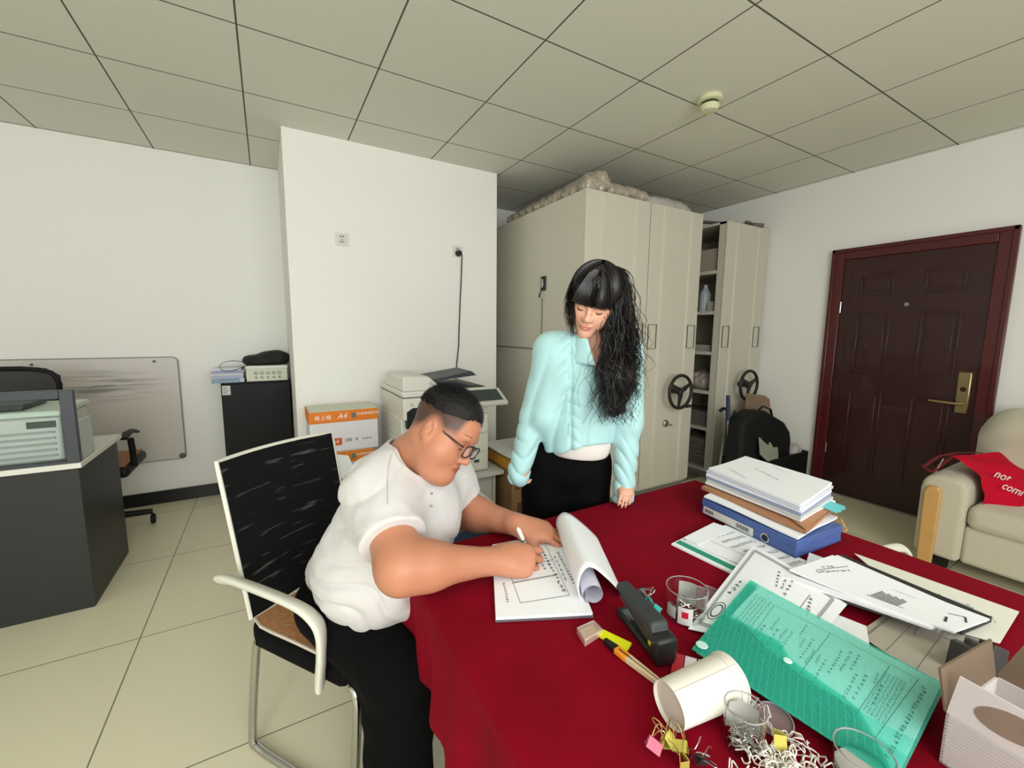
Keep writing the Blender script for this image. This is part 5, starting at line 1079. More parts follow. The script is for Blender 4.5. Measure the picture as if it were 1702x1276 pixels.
for a, b_ in ((a0, a1_), (a1_, a2), (a2, a3), (a3, a0)): w.hexa(*wallq(a, b_, ZT_ + .001, .835, .003))
w.build('carton_wall', cwh2, t); MB().hexa([V(*p[:2], ZT_ + .001) for p in (a0, a1_, a2, a3)], [V(*p[:2], ZT_ + .004) for p in (a0, a1_, a2, a3)]).build('bottom', cbr, t)
f1, f2 = at(1581, 1100, .60), at(1760, 1215, .60)
hF = n_ * .012 + up * .055
Q = [q1, q1 + e * Lb, q1 + e * (Lb + .0) + hF, q1 + e * .004 + hF]
fp = MB().hexa([x + n_ * .003 for x in Q], Q).build('near_flap', cwh2, t)
fl_ = Sheet(Q[0], Q[1], Q[2], Q[3])
ov = [fl_.P(.19 + .11 * math.cos(a) + .03 * math.sin(a), .52 + .32 * math.sin(a)) - n_ * .0008 for a in np.linspace(0, 6.283, 25)[:-1]]
w = MB(); w.add(ov, [tuple(range(24))]); w.build('torn_patch', mat('carton_torn', (136, 116, 100), .9, noise=.15, nscale=30), fp)
w = MB(); 
for k in range(14): z_ = .76 + k * .0052; w.hexa([V(*(a0 - n_ * .0004)[:2], z_), V(*(a1_ - n_ * .0004)[:2], z_), V(*a1_[:2], z_), V(*a0[:2], z_)], [V(*(a0 - n_ * .0004)[:2], z_ + .0014), V(*(a1_ - n_ * .0004)[:2], z_ + .0014), V(*a1_[:2], z_ + .0014), V(*a0[:2], z_ + .0014)])
w.build('corrugation', mat('corr_line', (188, 180, 178), .8), t)
Q2 = [a3, a2, a2 + up * .06 + n_ * .03, a3 + up * .07 + n_ * .03 + e * .02]; MB().hexa([x + n_ * .003 for x in Q2], Q2).build('far_flap', cbr, t)
Q3 = [a0, a3, a3 + up * .055 - e * .01, a0 + up * .058 - e * .012]; MB().hexa([x - e * .003 for x in Q3], Q3).build('side_flap', cbr, t)
for k, (px, py) in enumerate(((1598, 1075), (1622, 1073), (1650, 1078))):
    c_ = T(px, py, .80); MB().obox(c_ + V(0, 0, -.02), rotm(.2 * k, .3, .5 * k), V(.014, .014, .026)).build('dark_packet', mat('packet_dark', (48, 46, 42), .4, noise=.4, nscale=60), label=['dark packet at the left of the three standing behind the carton', 'middle dark packet of the three behind the carton', 'rightmost dark packet of the three behind the carton'][k], cat='packet', group='dark packets behind the carton', bevel=.002)
# ------------------------------------------------------------------ people
def cv(r, u, t): return CR @ V(r, u, t)
def skin_mat(name, c, c2):
    m = mat(name, c, .42, noise=.05, nscale=12, bump=.03, bscale=300, spec=.4); b = m.node_tree.nodes['Principled BSDF']; nt = m.node_tree
    b.inputs['Subsurface Weight'].default_value = .12; b.inputs['Subsurface Radius'].default_value = (.012, .005, .003); b.inputs['Subsurface Scale'].default_value = .6
    at_ = nt.nodes.new('ShaderNodeAttribute'); at_.attribute_name = 'tint'; src = b.inputs['Base Color'].links[0].from_socket
    sp = nt.nodes.new('ShaderNodeSeparateColor'); nt.links.new(at_.outputs['Color'], sp.inputs[0])
    mx = nt.nodes.new('ShaderNodeMix'); mx.data_type = 'RGBA'; nt.links.new(sp.outputs[0], mx.inputs[0]); nt.links.new(src, mx.inputs[6]); mx.inputs[7].default_value = (*lin(c2), 1)
    m2 = nt.nodes.new('ShaderNodeMix'); m2.data_type = 'RGBA'; nt.links.new(sp.outputs[1], m2.inputs[0]); nt.links.new(mx.outputs[2], m2.inputs[6]); m2.inputs[7].default_value = (*lin((40, 34, 32)), 1)
    nt.links.new(m2.outputs[2], b.inputs['Base Color']); return m
def set_tint(o, r, g):
    a = o.data.color_attributes.new('tint', 'FLOAT_COLOR', 'POINT'); c = np.zeros((len(r), 4), np.float32); c[:, 0] = r; c[:, 1] = g; c[:, 3] = 1; a.data.foreach_set('color', c.ravel())

class Head:
    def __init__(s, c, fwd, up, sc):
        F = nrm(fwd); U = nrm(up - F * np.dot(F, up)); s.M = np.array([F, np.cross(U, F), U]).T; s.c = np.asarray(c, float); s.s = sc
    def w(s, x, y, z): return s.c + s.M @ (V(x, y, z) * s.s)
    def loc(s, p): return ((p - s.c.astype(np.float32)) @ s.M.astype(np.float32)) / s.s
    def e(s, c, r, R=None): return s_ell(s.w(*c), np.array(r) * s.s, s.M if R is None else s.M @ R)
    def k(s, a, b, ra, rb): return s_cap(s.w(*a), s.w(*b), ra * s.s, rb * s.s)
    def sdf(s, fat=0., male=True):
        jaw = .052 if male else .044
        A = s_union([s.e((-.018, 0, .048), (.098, .078, .085)), s.e((.028, 0, .02), (.070, .068, .090)), (s.e((.034, 0, -.055), (.056 + fat * .3, jaw + fat, .056)), .04), (s.e((.040, .036 + fat * .4, -.036), (.042, .032 + fat, .042)), .03), (s.e((.040, -.036 - fat * .4, -.036), (.042, .032 + fat, .042)), .03), (s.e((.078, 0, -.096), (.022, .026, .020)), .03)] +
                    ([(s.e((.045, 0, -.105), (.05, .05, .03)), .04)] if fat > .005 else []), .05)
        brow = s.k((.088, -.034, .034), (.088, .034, .034), .008, .008)
        nz = .8 if not male else .88
        nose = s_union([s.k((.092, 0, .018), (.112, 0, -.022), .0075 * nz, .0115 * nz), s.e((.113, 0, -.028), (.012 * nz, .012 * nz, .0105 * nz)), (s.e((.103, .0145 * nz, -.031), (.0115, .0085, .0085)), .006), (s.e((.103, -.0145 * nz, -.031), (.0115, .0085, .0085)), .006)], .012)
        up_ = s_union([s.e((.0955, 0, -.056), (.012, .024, .0058)), s.e((.094, 0, -.0555), (.012, .014, .0068))], .006); lo_ = s.e((.0935, 0, -.067), (.0125, .019, .0072))
        ear = {}
        def f(p):
            d = A(p); d = smin(d, brow(p), .016)
            for sg in (-1, 1): d = smax(d, -s.e((.104, sg * .033, .008), (.020, .019, .015))(p), .014)
            for sg in (-1, 1): d = smin(d, s.e((.078, sg * .033, .007), (.0165, .0165, .0125))(p), .005)
            d = smin(d, nose(p), .009)
            for sg in (-1, 1): d = smax(d, -s.e((.108, sg * .0075, -.0385), (.004, .0032, .0035))(p), .002)
            d = smin(d, up_(p), .006); d = smin(d, lo_(p), .006)
            d = smax(d, -s.k((.107, -.023, -.0612), (.107, .023, -.0612), .0022, .0022)(p), .002)
            d = smax(d, -s.e((.108, 0, -.046), (.006, .0035, .007))(p), .006)
            for sg in (-1, 1):
                R = rotm(0, -.25, sg * .35)
                e = s.e((-.008, sg * .082, .0), (.020, .0065, .033), R)(p); e = smax(e, -s.e((-.003, sg * .0885, .004), (.012, .0062, .022), R)(p), .003); e = smin(e, s.e((-.006, sg * .082, -.002), (.006, .0055, .010), R)(p), .005)
                e = smin(e, s.e((.002, sg * .080, -.026), (.010, .007, .011))(p), .006); d = smin(d, e, .006)
            return d
        return f

def finger(base, dirx, dz, lens, curls, r, k=.006):
    """chain bending from direction dirx towards -dz"""
    p = np.asarray(base, float); out = []; a = 0
    for i, (L, c) in enumerate(zip(lens, curls)):
        a += c; d = dirx * math.cos(a) - dz * math.sin(a); q = p + d * L; out.append((s_cap(p, q, r * (1 - .08 * i), r * (.92 - .1 * i)), k)); p = q
    return out, p
def hand(w, X, Z, side, curls, spread, thumb, sc=1.0):
    X = nrm(X); Z = nrm(Z - X * np.dot(X, Z)); Y = np.cross(Z, X) * side      # Y points to the thumb side
    L = lambda x, y, z: np.asarray(w, float) + (X * x + Y * y + Z * z) * sc
    F = np.array([X, Y, Z]).T
    palm = s_union([s_ell(L(.050, .002, 0), np.array([.052, .040, .0155]) * sc, F), s_cap(L(-.015, 0, 0), L(.04, 0, 0), .027 * sc, .024 * sc), s_cap(L(.02, .022, -.006), L(.055, .03, -.008), .018 * sc, .014 * sc)] + [s_cap(L(.03, y * .6, 0), L(x, y, z_), .014 * sc, .0105 * sc) for x, y, z_ in ((.092, .028, .002), (.096, .009, .004), (.090, -.011, .002), (.080, -.029, -.002))], .02)
    parts = []; tips = []
    for i, ((x, y, z_), ln, r) in enumerate(zip(((.092, .028, .002), (.096, .009, .004), (.090, -.011, .002), (.080, -.029, -.002)), ((.043, .026, .020), (.047, .030, .021), (.043, .028, .021), (.034, .021, .018)), (.0094, .0096, .0090, .0080))):
        a = spread * (1.5 - i) / 1.5; d = X * math.cos(a) + Y * math.sin(a)
        q, tip = finger(L(x, y, z_), d, Z, [l * sc for l in ln], curls[i], r * sc); parts.append(q); tips.append(tip)
    th = [L(*t) for t in thumb]; parts.append([(s_cap(th[i], th[i + 1], (.0145, .0115, .010)[i] * sc, (.0115, .0105, .0085)[i] * sc), .008) for i in range(len(th) - 1)]); tips.append(th[-1])
    fs = [s_union(q, .006) for q in parts]
    def f(p):
        d = palm(p); e = None
        for g in fs[:4]: v = g(p); e = v if e is None else smin(e, v, .0015)
        d = smin(d, e, .005); return smin(d, fs[4](p), .010)
    return f, tips, F

# ================================================= seated man
HD = Head(at(735, 720, 1.14), cv(.80, -.51, .33), cv(.53, .845, -.07), .89)
skm = skin_mat('skin_man', (188, 128, 99), (148, 66, 60))
man = thing('person', 'seated person with short black hair and glasses in a white T-shirt and black trousers, writing', 'person', (.14, 1.40, 0))
shR, shL = at(628, 815, 1.10), at(745, 795, 1.38)
elR = at(668, 943, .93); wrR = at(822, 932, 1.035)
elL = at(775, 850, 1.40); wrL = at(862, 872, 1.24)
nk = at(688, 762, 1.20); pelv = V(.195, 1.385, .575); belly = at(628, 935, 1.22); chest = at(672, 848, 1.22)
neckf = s_union([s_cap(HD.w(-.025, 0, -.035), nk - (HD.w(0, 0, 0) - nk) * .05, .060, .066), s_cap(nk, at(685, 830, 1.2), .068, .09), s_cap(HD.w(.02, 0, -.07), nk, .045, .055)], .03)
hsdf = HD.sdf(fat=.013)
def head_all(p):
    d = smin(hsdf(p), neckf(p), .03)
    # roll of skin at the nape
    return d
Phead, Fhead = polygonize(head_all, HD.c - .24, HD.c + .2, .0023)
# arms with hands
hX = nrm(T(905, 925, .79) - T(830, 935, .79)); hR, tipsR, FR = hand(wrR + V(0, 0, .0), nrm(hX + V(0, 0, -.12)), nrm(cv(-.10, .62, .78)), 1, [(.50, .80, .40), (.72, 1.0, .6), (.85, 1.1, .7), (.95, 1.1, .7)], .10, [(.022, .024, -.012), (.052, .040, -.032), (.080, .034, -.048), (.102, .022, -.054)], .98)
hX2 = nrm(T(925, 882, .79) - T(862, 872, .80)); hL, tipsL, FL = hand(wrL, nrm(hX2 + V(0, 0, -.10)), nrm(V(0, 0, 1) + .25 * cv(0, 0, 1)), -1, [(.35, .45, .3), (.4, .5, .35), (.45, .55, .4), (.5, .6, .4)], .20, [(.020, .028, -.006), (.050, .052, -.012), (.078, .066, -.020), (.100, .072, -.026)], .98)
def arm_sdf(sh, el, wr, h, r0, r1, r2, r3):
    mid = el + (wr - el) * .28
    a = s_union([s_cap(sh, el, r0, r1), (s_cap(el, mid, r1 * .98, r2), .04), (s_cap(mid, wr, r2, r3), .03)], .03)
    return lambda p: smin(a(p), h(p), .018)
aR = arm_sdf(shR, elR, wrR, hR, .062, .052, .050, .030); aL = arm_sdf(shL, elL, wrL, hL, .062, .052, .049, .030)
def bb(*ps, m=.11): P = np.array(ps); return P.min(0) - m, P.max(0) + m
PR = polygonize(aR, *bb(shR, elR, wrR, wrR + hX * .17), .0032); PL = polygonize(aL, *bb(shL, elL, wrL, wrL + hX2 * .17), .0032)
# trunk and legs under the clothes
f_h = V(f_[0], f_[1], 0); r_h = -V(l_[0], l_[1], 0)
hipR, hipL = pelv + r_h * .11 - V(0, 0, .03), pelv - r_h * .11 - V(0, 0, .03)
kneeR = V(.245, 1.00, .50); kneeL = V(.52, 1.02, .50); ankR = V(.215, .88, .10); ankL = V(.50, .86, .10)
body = s_union([s_cap(pelv, belly, .14, .155), s_cap(belly, chest, .155, .13), s_cap(chest, nk, .12, .07), s_cap(shR, shL, .055, .055), s_cap(hipR, kneeR, .085, .06), s_cap(hipL, kneeL, .085, .06), s_cap(kneeR, ankR, .055, .04), s_cap(kneeL, ankL, .055, .04)], .06)
PB = polygonize(lambda p: body(p) + .032, *bb(pelv, belly, chest, nk, shR, shL, kneeR, kneeL, ankR, ankL, m=.2), .014)
Pall = [Phead, PR[0], PL[0], PB[0]]; Fall = [Fhead, PR[1], PL[1], PB[1]]; off = 0; F2 = []
for P_, F_i in zip(Pall, Fall): F2.append(F_i + off); off += len(P_)
mb = link_mesh('body', np.concatenate(Pall), np.concatenate(F2).tolist(), skm, man, smooth=True)
pl = HD.loc(np.concatenate(Pall).astype(np.float32))
def lipmask(q): return np.clip(1.2 - np.sqrt(((q[:, 0] - .098) / .016) ** 2 + (q[:, 1] / .024) ** 2 + ((q[:, 2] + .0615) / .0115) ** 2), 0, .35) * 2.0
def ss(x, a, b): t = np.clip((x - a) / (b - a), 0, 1); return t * t * (3 - 2 * t)
hairline = (pl[:, 2] - .02 * 0) 
stub = ss(pl[:, 2] + .55 * np.maximum(-pl[:, 0], 0) - .25 * np.maximum(pl[:, 0] - .02, 0), -.004, .045) * (1 - ss(pl[:, 0], .058, .078)) * (pl[:, 2] > -.06)
stub *= (1 - np.clip(1.6 - np.sqrt(((pl[:, 0] + .004) / .026) ** 2 + ((pl[:, 2]) / .036) ** 2), 0, 1) * (np.abs(pl[:, 1]) > .07))
near = (np.abs(pl) < .2).all(1); set_tint(mb, lipmask(pl) * near, np.clip(stub, 0, .88) * near)
# hair: cap of short hair with spiky strands
hb = mat('hair_black', (22, 20, 20), .55, noise=.3, nscale=60, bump=.6, bscale=260, spec=.35)
hcap = s_union([HD.e((-.018, 0, .050), (.102, .082, .090)), HD.e((.026, 0, .03), (.072, .070, .090))], .04)
skull = s_union([HD.e((-.018, 0, .048), (.098, .078, .085)), HD.e((.028, 0, .02), (.070, .068, .090))], .05)
def hair_m(p):
    q = HD.loc(p)
    top = .050 - q[:, 2] + .34 * np.maximum(q[:, 0] - .0, 0) + .004 * wob(p, 90); tk = np.clip(-top / .040, 0, 1) * np.clip((.094 - q[:, 0]) / .03, .0, 1) ** .5; d = skull(p) - (.0095 * tk - .0015) + .0016 * wob(p, 260)
    d = smax(d, top * .98, .012); return smax(d, (q[:, 0] - .096) * .98, .006)
ho, hp = sdf_mesh('hair', hair_m, HD.c - .17, HD.c + .2, .003, hb, man)
w = MB(); 
for k in range(11000):
    th, phi = rng.uniform(0, 6.283), math.acos(rng.uniform(.02, 1)); d_ = V(math.sin(phi) * math.cos(th), math.sin(phi) * math.sin(th), math.cos(phi))
    q = V(-.014, 0, .050) + d_ * V(.104, .081, .092)
    if q[2] < .060 - .0 * abs(q[1]) and rng.random() > (q[2] - .015) / .05: continue
    if q[0] > .080 and q[2] < .078: continue
    L_ = (.007 + .012 * min(1, max(0, (q[2] - .06) / .06))) * rng.uniform(.6, 1.1) if q[2] > .05 else .004
    dd = nrm(d_ + V(.45, 0, -.15) + rng.normal(0, .18, 3)); a, b_ = HD.w(*(q - d_ * .003)), HD.w(*(q + dd * L_)); s_ = nrm(np.cross(b_ - a, cv(0, 0, 1))) * .0006
    n0 = len(w.v); w.v += [tuple(a - s_), tuple(a + s_), tuple(b_)]; w.f.append((n0, n0 + 1, n0 + 2))
w.build('hair_strands', hb, ho)
# eyebrows, lashes, glasses
for sg in (-1, 1):
    w = MB()
    for k in range(60):
        u = k / 60; c_ = V(.1015 - .016 * u * u, sg * (.014 + .036 * u), .038 + .006 * math.sin(2.6 * u)) + rng.normal(0, .001, 3); a = HD.w(*c_); b_ = HD.w(*(c_ + V(-.002, sg * .007, .001))); s_ = nrm(np.cross(b_ - a, HD.M[:, 0])) * .0009; n0 = len(w.v); w.v += [tuple(a - s_), tuple(a + s_), tuple(b_)]; w.f.append((n0, n0 + 1, n0 + 2))
    w.build('eyebrow', hb, man)
    MB().tube([HD.w(.0915 - .010 * abs(u) ** 2 + .002, sg * (.033 + .014 * u), .0015 - .003 * (1 - u * u)) for u in np.linspace(-1, 1, 9)], .0009, 5).build('eyelashes', hb, man)
gl = mat('glasses_frame', (46, 32, 26), .3, coat=.3); gt = thing('eyeglasses', 'dark framed rectangular eyeglasses worn low on the nose by the seated writer', 'glasses', tuple(HD.w(.11, 0, -.01)))
for sg in (-1, 1):
    ring = []
    for k in range(28):
        a = k / 28 * 6.283; sx_, sz_ = math.cos(a), math.sin(a); ex = .6; X_ = abs(sx_) ** ex * (1 if sx_ > 0 else -1); Z_ = abs(sz_) ** ex * (1 if sz_ > 0 else -1)
        ring.append(HD.w(.113 - .10 * (abs(.031 + .0245 * X_ * 1) - .02) ** 1 * .35, sg * (.031 + .0255 * X_), .004 + .0185 * Z_))
    MB().tube(ring, .0023, 8, closed=True).build('rim', gl, gt, smooth=True)
    lens = MB(); lens.add(ring, [tuple(range(28))]); lens.build('lens', mat('lens_glass', (235, 240, 240), .05, alpha=.10), gt)
    MB().tube([HD.w(.103, sg * .056, .012), HD.w(.092, sg * .068, .013), HD.w(.04, sg * .078, .016), HD.w(.004, sg * .0795, .026), HD.w(-.010, sg * .076, .024)], [.0026, .0028, .0026, .0024, .0022], 8, flat=(1, 1)).build('temple', gl, gt, smooth=True)
MB().tube([HD.w(.112, -.0075, .009), HD.w(.115, 0, .011), HD.w(.112, .0075, .009)], .0016, 8).build('bridge', gl, gt, smooth=True)
# T-shirt
tsm = mat('tshirt_white', (206, 204, 201), .85, noise=.02, bump=.08, bscale=300, sheen=.2)
slR, slL = shR + (elR - shR) * .70, shL + (elL - shL) * .66
tor = s_union([s_cap(pelv + V(0, 0, .0), belly, .135, .158), s_cap(belly, chest, .160, .150), (s_cap(chest, nk + (chest - nk) * .15, .145, .095), .08), (s_cap(shR + (shL - shR) * .06, shL - (shL - shR) * .06, .074, .074), .06), (s_cap(pelv + f_h * .10, belly + f_h * .05, .13, .135), .05)], .06)
sleeve = s_union([s_cap(shR, slR + (elR - shR) * .06, .082, .079), s_cap(shL, slL + (elL - shL) * .06, .078, .072)], .01)
nkd = nrm(HD.w(-.02, 0, -.05) - nk)
def crs(x): return (1 - np.abs(np.sin(x))) ** 2 - .25
def tee(p):
    d = smin(tor(p), sleeve(p), .075)
    t1 = p @ nrm(cv(.35, .94, 0)).astype(np.float32); t2 = p @ nrm(cv(-.75, .66, 0)).astype(np.float32)
    nr = np.exp(-((p - shR.astype(np.float32)) ** 2).sum(1) / .02)
    fold = .011 * crs(t1 * 46 + 2.2 * np.sin(t2 * 13) + .8 * np.sin(t2 * 29)) * np.exp(-((p[:, 2] - .70) / .13) ** 2) + .008 * crs(t2 * 34 + 2.0 * np.sin(t1 * 15)) * nr + .004 * wob(p, 24) + .0025 * wob(p, 48, 1)
    d = d + fold
    d = smax(d, -(neckf(p) - .007), .006)
    q = (p - (nk + nkd * .062).astype(np.float32)); ax_ = q @ nkd.astype(np.float32); rp = np.sqrt(np.maximum((q * q).sum(1) - ax_ * ax_, 0)); d = smax(d, ax_ - 4 * np.maximum(rp - .085, 0), .008)
    for sl, sh_, el_ in ((slR, shR, elR), (slL, shL, elL)):
        n_ = nrm(el_ - sh_).astype(np.float32); q = (p - sl.astype(np.float32)) @ n_; close = np.sqrt(((p - sl.astype(np.float32)) ** 2).sum(1)) < .13
        d = np.where(close, smax(d, q, .006), d)
    d = smax(d, -(aR(p) - .004), .002) * 1.0 if False else d
    return smax(d, -(p[:, 2] - .522 + .02 * np.sin(p[:, 0] * 20)), .004)
lo, hi = bb(pelv, belly, chest, nk, shR, shL, slR, slL, m=.21); ts, _ = sdf_mesh('t_shirt', tee, lo, hi, .0045, tsm, man)
ring = []; 
u1_ = nrm(np.cross(nkd, cv(0, 0, 1))); u2_ = np.cross(nkd, u1_)
cpt = nk + nkd * .040
for k in range(40):
    a = k / 40 * 6.283; d_ = u1_ * math.cos(a) + u2_ * math.sin(a); lo_, hi_ = .02, .2
    for _ in range(22):
        m_ = (lo_ + hi_) / 2
        if tee((cpt - nkd * .012 + d_ * m_)[None].astype(np.float32))[0] < 0 or neckf((cpt - nkd * .012 + d_ * m_)[None].astype(np.float32))[0] < 0: lo_ = m_
        else: hi_ = m_
    ring.append(cpt - nkd * .010 + d_ * lo_)
def onshirt(px, py):  # first hit of the camera ray with the shirt
    r = ray(px, py) / FPX; t = .6
    for _ in range(90):
        d = float(tee((CP + r * t)[None].astype(np.float32))[0]); 
        if d < .0008: break
        t += max(d * .6, .0008)
    return CP + r * t
seamc = mat('shirt_seam', (178, 178, 178), .9)
MB().tube([onshirt(*p) - ray(*p) / FPX * .001 for p in ((656, 745), (650, 757), (646, 775), (644, 795), (644, 815), (644, 838))], .0008, 5).build('shoulder_seam', seamc, ts)
for p in ((717, 820), (716, 841)): MB().ell(onshirt(*p), (.005, .005, .003), n=10, m=6).build('shirt_button', mat('button_grey', (150, 150, 150), .4), ts)
# trousers and shoes
trm = mat('trousers_black', (9, 9, 10), .9, noise=.15, nscale=20, bump=.1, bscale=120, spec=.12)
leg = s_union([s_ell(pelv + V(0, 0, -.03) + f_h * .03, (.155, .155, .11)), s_cap(hipR + f_h * .03, kneeR, .104, .088), s_cap(hipL + f_h * .03, kneeL, .104, .088), s_cap(kneeR, ankR, .092, .070), s_cap(kneeL, ankL, .092, .070)], .035)
def trou(p):
    d = leg(p) + .006 * wob(p, 22) + .003 * wob(p, 50, 2); d = smax(d, -(p[:, 2] - .475) * np.where(np.sqrt(((p[:, :2] - pelv[:2].astype(np.float32)) ** 2).sum(1)) < .24, 1, -9), .01) if False else d
    return smax(smax(d, p[:, 2] - .60, .01), -(p[:, 2] - .075), .008)
lo, hi = bb(pelv, hipR, hipL, kneeR, kneeL, ankR, ankL, m=.2); sdf_mesh('trousers', trou, lo, hi, .0065, trm, man)
for a_, k_ in ((ankR, kneeR), (ankL, kneeL)):
    d_ = nrm(V(f_[0], f_[1], 0)); c_ = V(a_[0], a_[1], .0) + d_ * .04
    s0 = s_union([s_cap(c_ - d_ * .06 + V(0, 0, .045), c_ + d_ * .12 + V(0, 0, .032), .042, .036), s_cap(c_ - d_ * .05 + V(0, 0, .08), c_ - d_ * .04 + V(0, 0, .05), .045, .045)], .03)
    sdf_mesh('shoe', lambda p, s0=s0: smax(s0(p), -(p[:, 2] - .002), .004), c_ - .17, c_ + .22, .006, mat('shoe_dark', (40, 38, 38), .4), man)
# pen in the right hand
tipn = (tipsR[0] + tipsR[4]) / 2; tail = at(853, 860, 1.06); dpn = nrm(tail - tipn); ptip = tipn - dpn * .03
pn_ = thing('pen', 'white and clear ballpoint pen held in the writer\'s right hand', 'pen', tuple(ptip))
MB().tube([ptip + dpn * .012, ptip + dpn * .10], [.0036, .0040], 12).build('barrel', mat('pen_clear', (226, 226, 230), .15, trans=.5), pn_, smooth=True)
MB().tube([ptip, ptip + dpn * .012], [.0008, .0034], 10).build('pen_tip', chrome, pn_, smooth=True)
MB().tube([ptip + dpn * .098, ptip + dpn * .104, ptip + dpn * .135, ptip + dpn * .140], [.0044, .0056, .0056, .004], 12).build('cap', white, pn_, smooth=True)
MB().tube([ptip + dpn * .094, ptip + dpn * .099], .0044, 12).build('ring', mat('pen_dark', (60, 60, 62), .3, .5), pn_)

# ================================================= standing woman
HW = Head(at(985, 504, 1.475), cv(-.285, -.475, .83), cv(.135, .835, .53), .915)
skw = skin_mat('skin_woman', (226, 172, 144), (200, 120, 108))
wo = thing('person', 'standing person with long wavy black hair in pale aqua zip jacket and black trousers', 'person', (.95, 1.27, 0))
pW = at(942, 745, 1.64); pW = V(pW[0], pW[1], .93); nW = at(985, 570, 1.56); chW = at(972, 625, 1.585)
sR, sL = at(917, 582, 1.56), at(1038, 586, 1.53)
eR, wR = at(886, 690, 1.56), at(868, 765, 1.53); eL, wL = at(1044, 695, 1.53), at(1036, 808, 1.54)
neckW = s_union([s_cap(HW.w(-.03, 0, -.05), nW, .047, .052), s_cap(nW, chW, .055, .08)], .03)
hs = HW.sdf(male=False); PHW = polygonize(lambda p: smin(hs(p), neckW(p), .022), HW.c - .2, HW.c + .17, .0022)
hxR = nrm(wR - eR + V(0, 0, -.05)); hRw, _, _ = hand(wR, hxR, nrm(cv(-.7, 0, .7)), 1, [(.9, .9, .5), (.9, .9, .5), (.95, .9, .5), (1., .9, .5)], .03, [(.02, .02, -.01), (.04, .026, -.022), (.058, .024, -.032), (.070, .018, -.040)], .64)
hxL = nrm(V(.1, -.5, -.6)); hLw, _, _ = hand(at(1040, 806, 1.53), nrm(T(1040, 850, .77) - at(1040, 812, 1.53)), nrm(cv(0, .6, .8)), -1, [(.5, .6, .4), (.5, .6, .4), (.55, .6, .4), (.6, .6, .4)], .08, [(.02, .022, -.004), (.04, .03, -.008), (.055, .036, -.01), (.07, .038, -.012)], .56)
aRw = s_union([s_cap(sR, eR, .042, .035), s_cap(eR, wR, .035, .023)], .02); aLw = s_union([s_cap(sL, eL, .042, .035), s_cap(eL, wL, .035, .023)], .02)
P1 = polygonize(lambda p: smin(aRw(p), hRw(p), .014), *bb(sR, eR, wR, wR + hxR * .16, m=.08), .0035); P2_ = polygonize(lambda p: smin(aLw(p), hLw(p), .014), *bb(sL, eL, wL, V(1.1, 1.0, .74), m=.08), .0035)
hipRw, hipLw = pW + cv(-.075, 0, 0) - V(0, 0, .06), pW + cv(.075, 0, 0) - V(0, 0, .06); xr = nrm(V(*cv(1, 0, 0)[:2], 0))
aR_, aL_ = V(pW[0], pW[1], .09) - xr * .09, V(pW[0], pW[1], .09) + xr * .09
bodW = s_union([s_ell(chW + V(0, 0, -.04), (.12, .10, .17)), s_cap(chW, pW, .10, .11), s_cap(sR, sL, .04, .04), s_cap(hipRw, aR_, .07, .035), s_cap(hipLw, aL_, .07, .035)], .05)
PBW = polygonize(lambda p: bodW(p) + .008, *bb(chW, pW, sR, sL, aR_, aL_, m=.16), .014)
Pall = [PHW[0], P1[0], P2_[0], PBW[0]]; Fall = [PHW[1], P1[1], P2_[1], PBW[1]]; off = 0; F2 = []
for P_, F_i in zip(Pall, Fall): F2.append(F_i + off); off += len(P_)
wbod = link_mesh('body', np.concatenate(Pall), np.concatenate(F2).tolist(), skw, wo, smooth=True)
pl = HW.loc(np.concatenate(Pall).astype(np.float32)); near = (np.abs(pl) < .2).all(1); set_tint(wbod, lipmask(pl) * near, pl[:, 0] * 0)
for sg in (-1, 1):
    MB().tube([HW.w(.094 - .011 * abs(u) ** 2, sg * (.033 + .015 * u), .0005 - .0045 * (1 - u * u)) for u in np.linspace(-1, 1, 9)], [.0006, .0011, .0014, .0015, .0015, .0015, .0014, .0012, .0008], 6).build('eyelashes', hb, wo)
    MB().tube([HW.w(.098 - .010 * u * u, sg * (.014 + .032 * u), .030 + .004 * math.sin(2.8 * u)) for u in np.linspace(0, 1, 8)], [.0012, .002, .0022, .0022, .002, .0016, .001, .0006], 6, flat=(1, .5)).build('eyebrow', mat('brow_brown', (70, 52, 46), .8), wo)
# hair
hbw = mat('hair_long', (20, 17, 17), .38, noise=.3, nscale=30, spec=.5)
cap_ = s_union([HW.e((-.024, 0, .052), (.108, .090, .096)), HW.e((.016, 0, .035), (.082, .080, .098))], .04)
mass = s_union([s_cap(at(1016, 490, 1.50), at(1028, 560, 1.47), .046, .048), s_cap(at(1028, 560, 1.47), at(1024, 625, 1.43), .052, .062), s_cap(at(1024, 625, 1.43), at(1022, 675, 1.425), .060, .036), s_cap(at(962, 490, 1.47), at(951, 535, 1.45), .018, .010), s_cap(HW.w(-.08, 0, .02), at(1012, 590, 1.60), .065, .05)], .04)
def hairw(p):
    q = HW.loc(p)
    d = cap_(p) + .0005
    facecut = s_ell(HW.w(.105, .0, -.040), np.array([.085, .060, .092]) * HW.s, HW.M)(p)
    d = smax(d, -facecut, .008); d = smax(d, -(q[:, 2] + .03), .01)
    d = smin(d, mass(p), .03)
    d = smax(d, -(smin(hs(p), 9, 0) - .001) - 9 * (q[:, 0] < .02), .002)
    # strand grooves flowing down
    u = p @ nrm(cv(1, .25, 0)).astype(np.float32)
    return d + .0007 * np.sin(u * 420 + 3 * np.sin(p[:, 2] * 30)) + .0035 * np.sin(u * 130 + 4 * np.sin(p[:, 2] * 22)) * (q[:, 2] < -.02)
hw, _ = sdf_mesh('hair', hairw, *bb(HW.c, at(1060, 720, 1.42), at(940, 440, 1.5), HW.w(-.12, 0, 0), m=.12), .0032, hbw, wo)
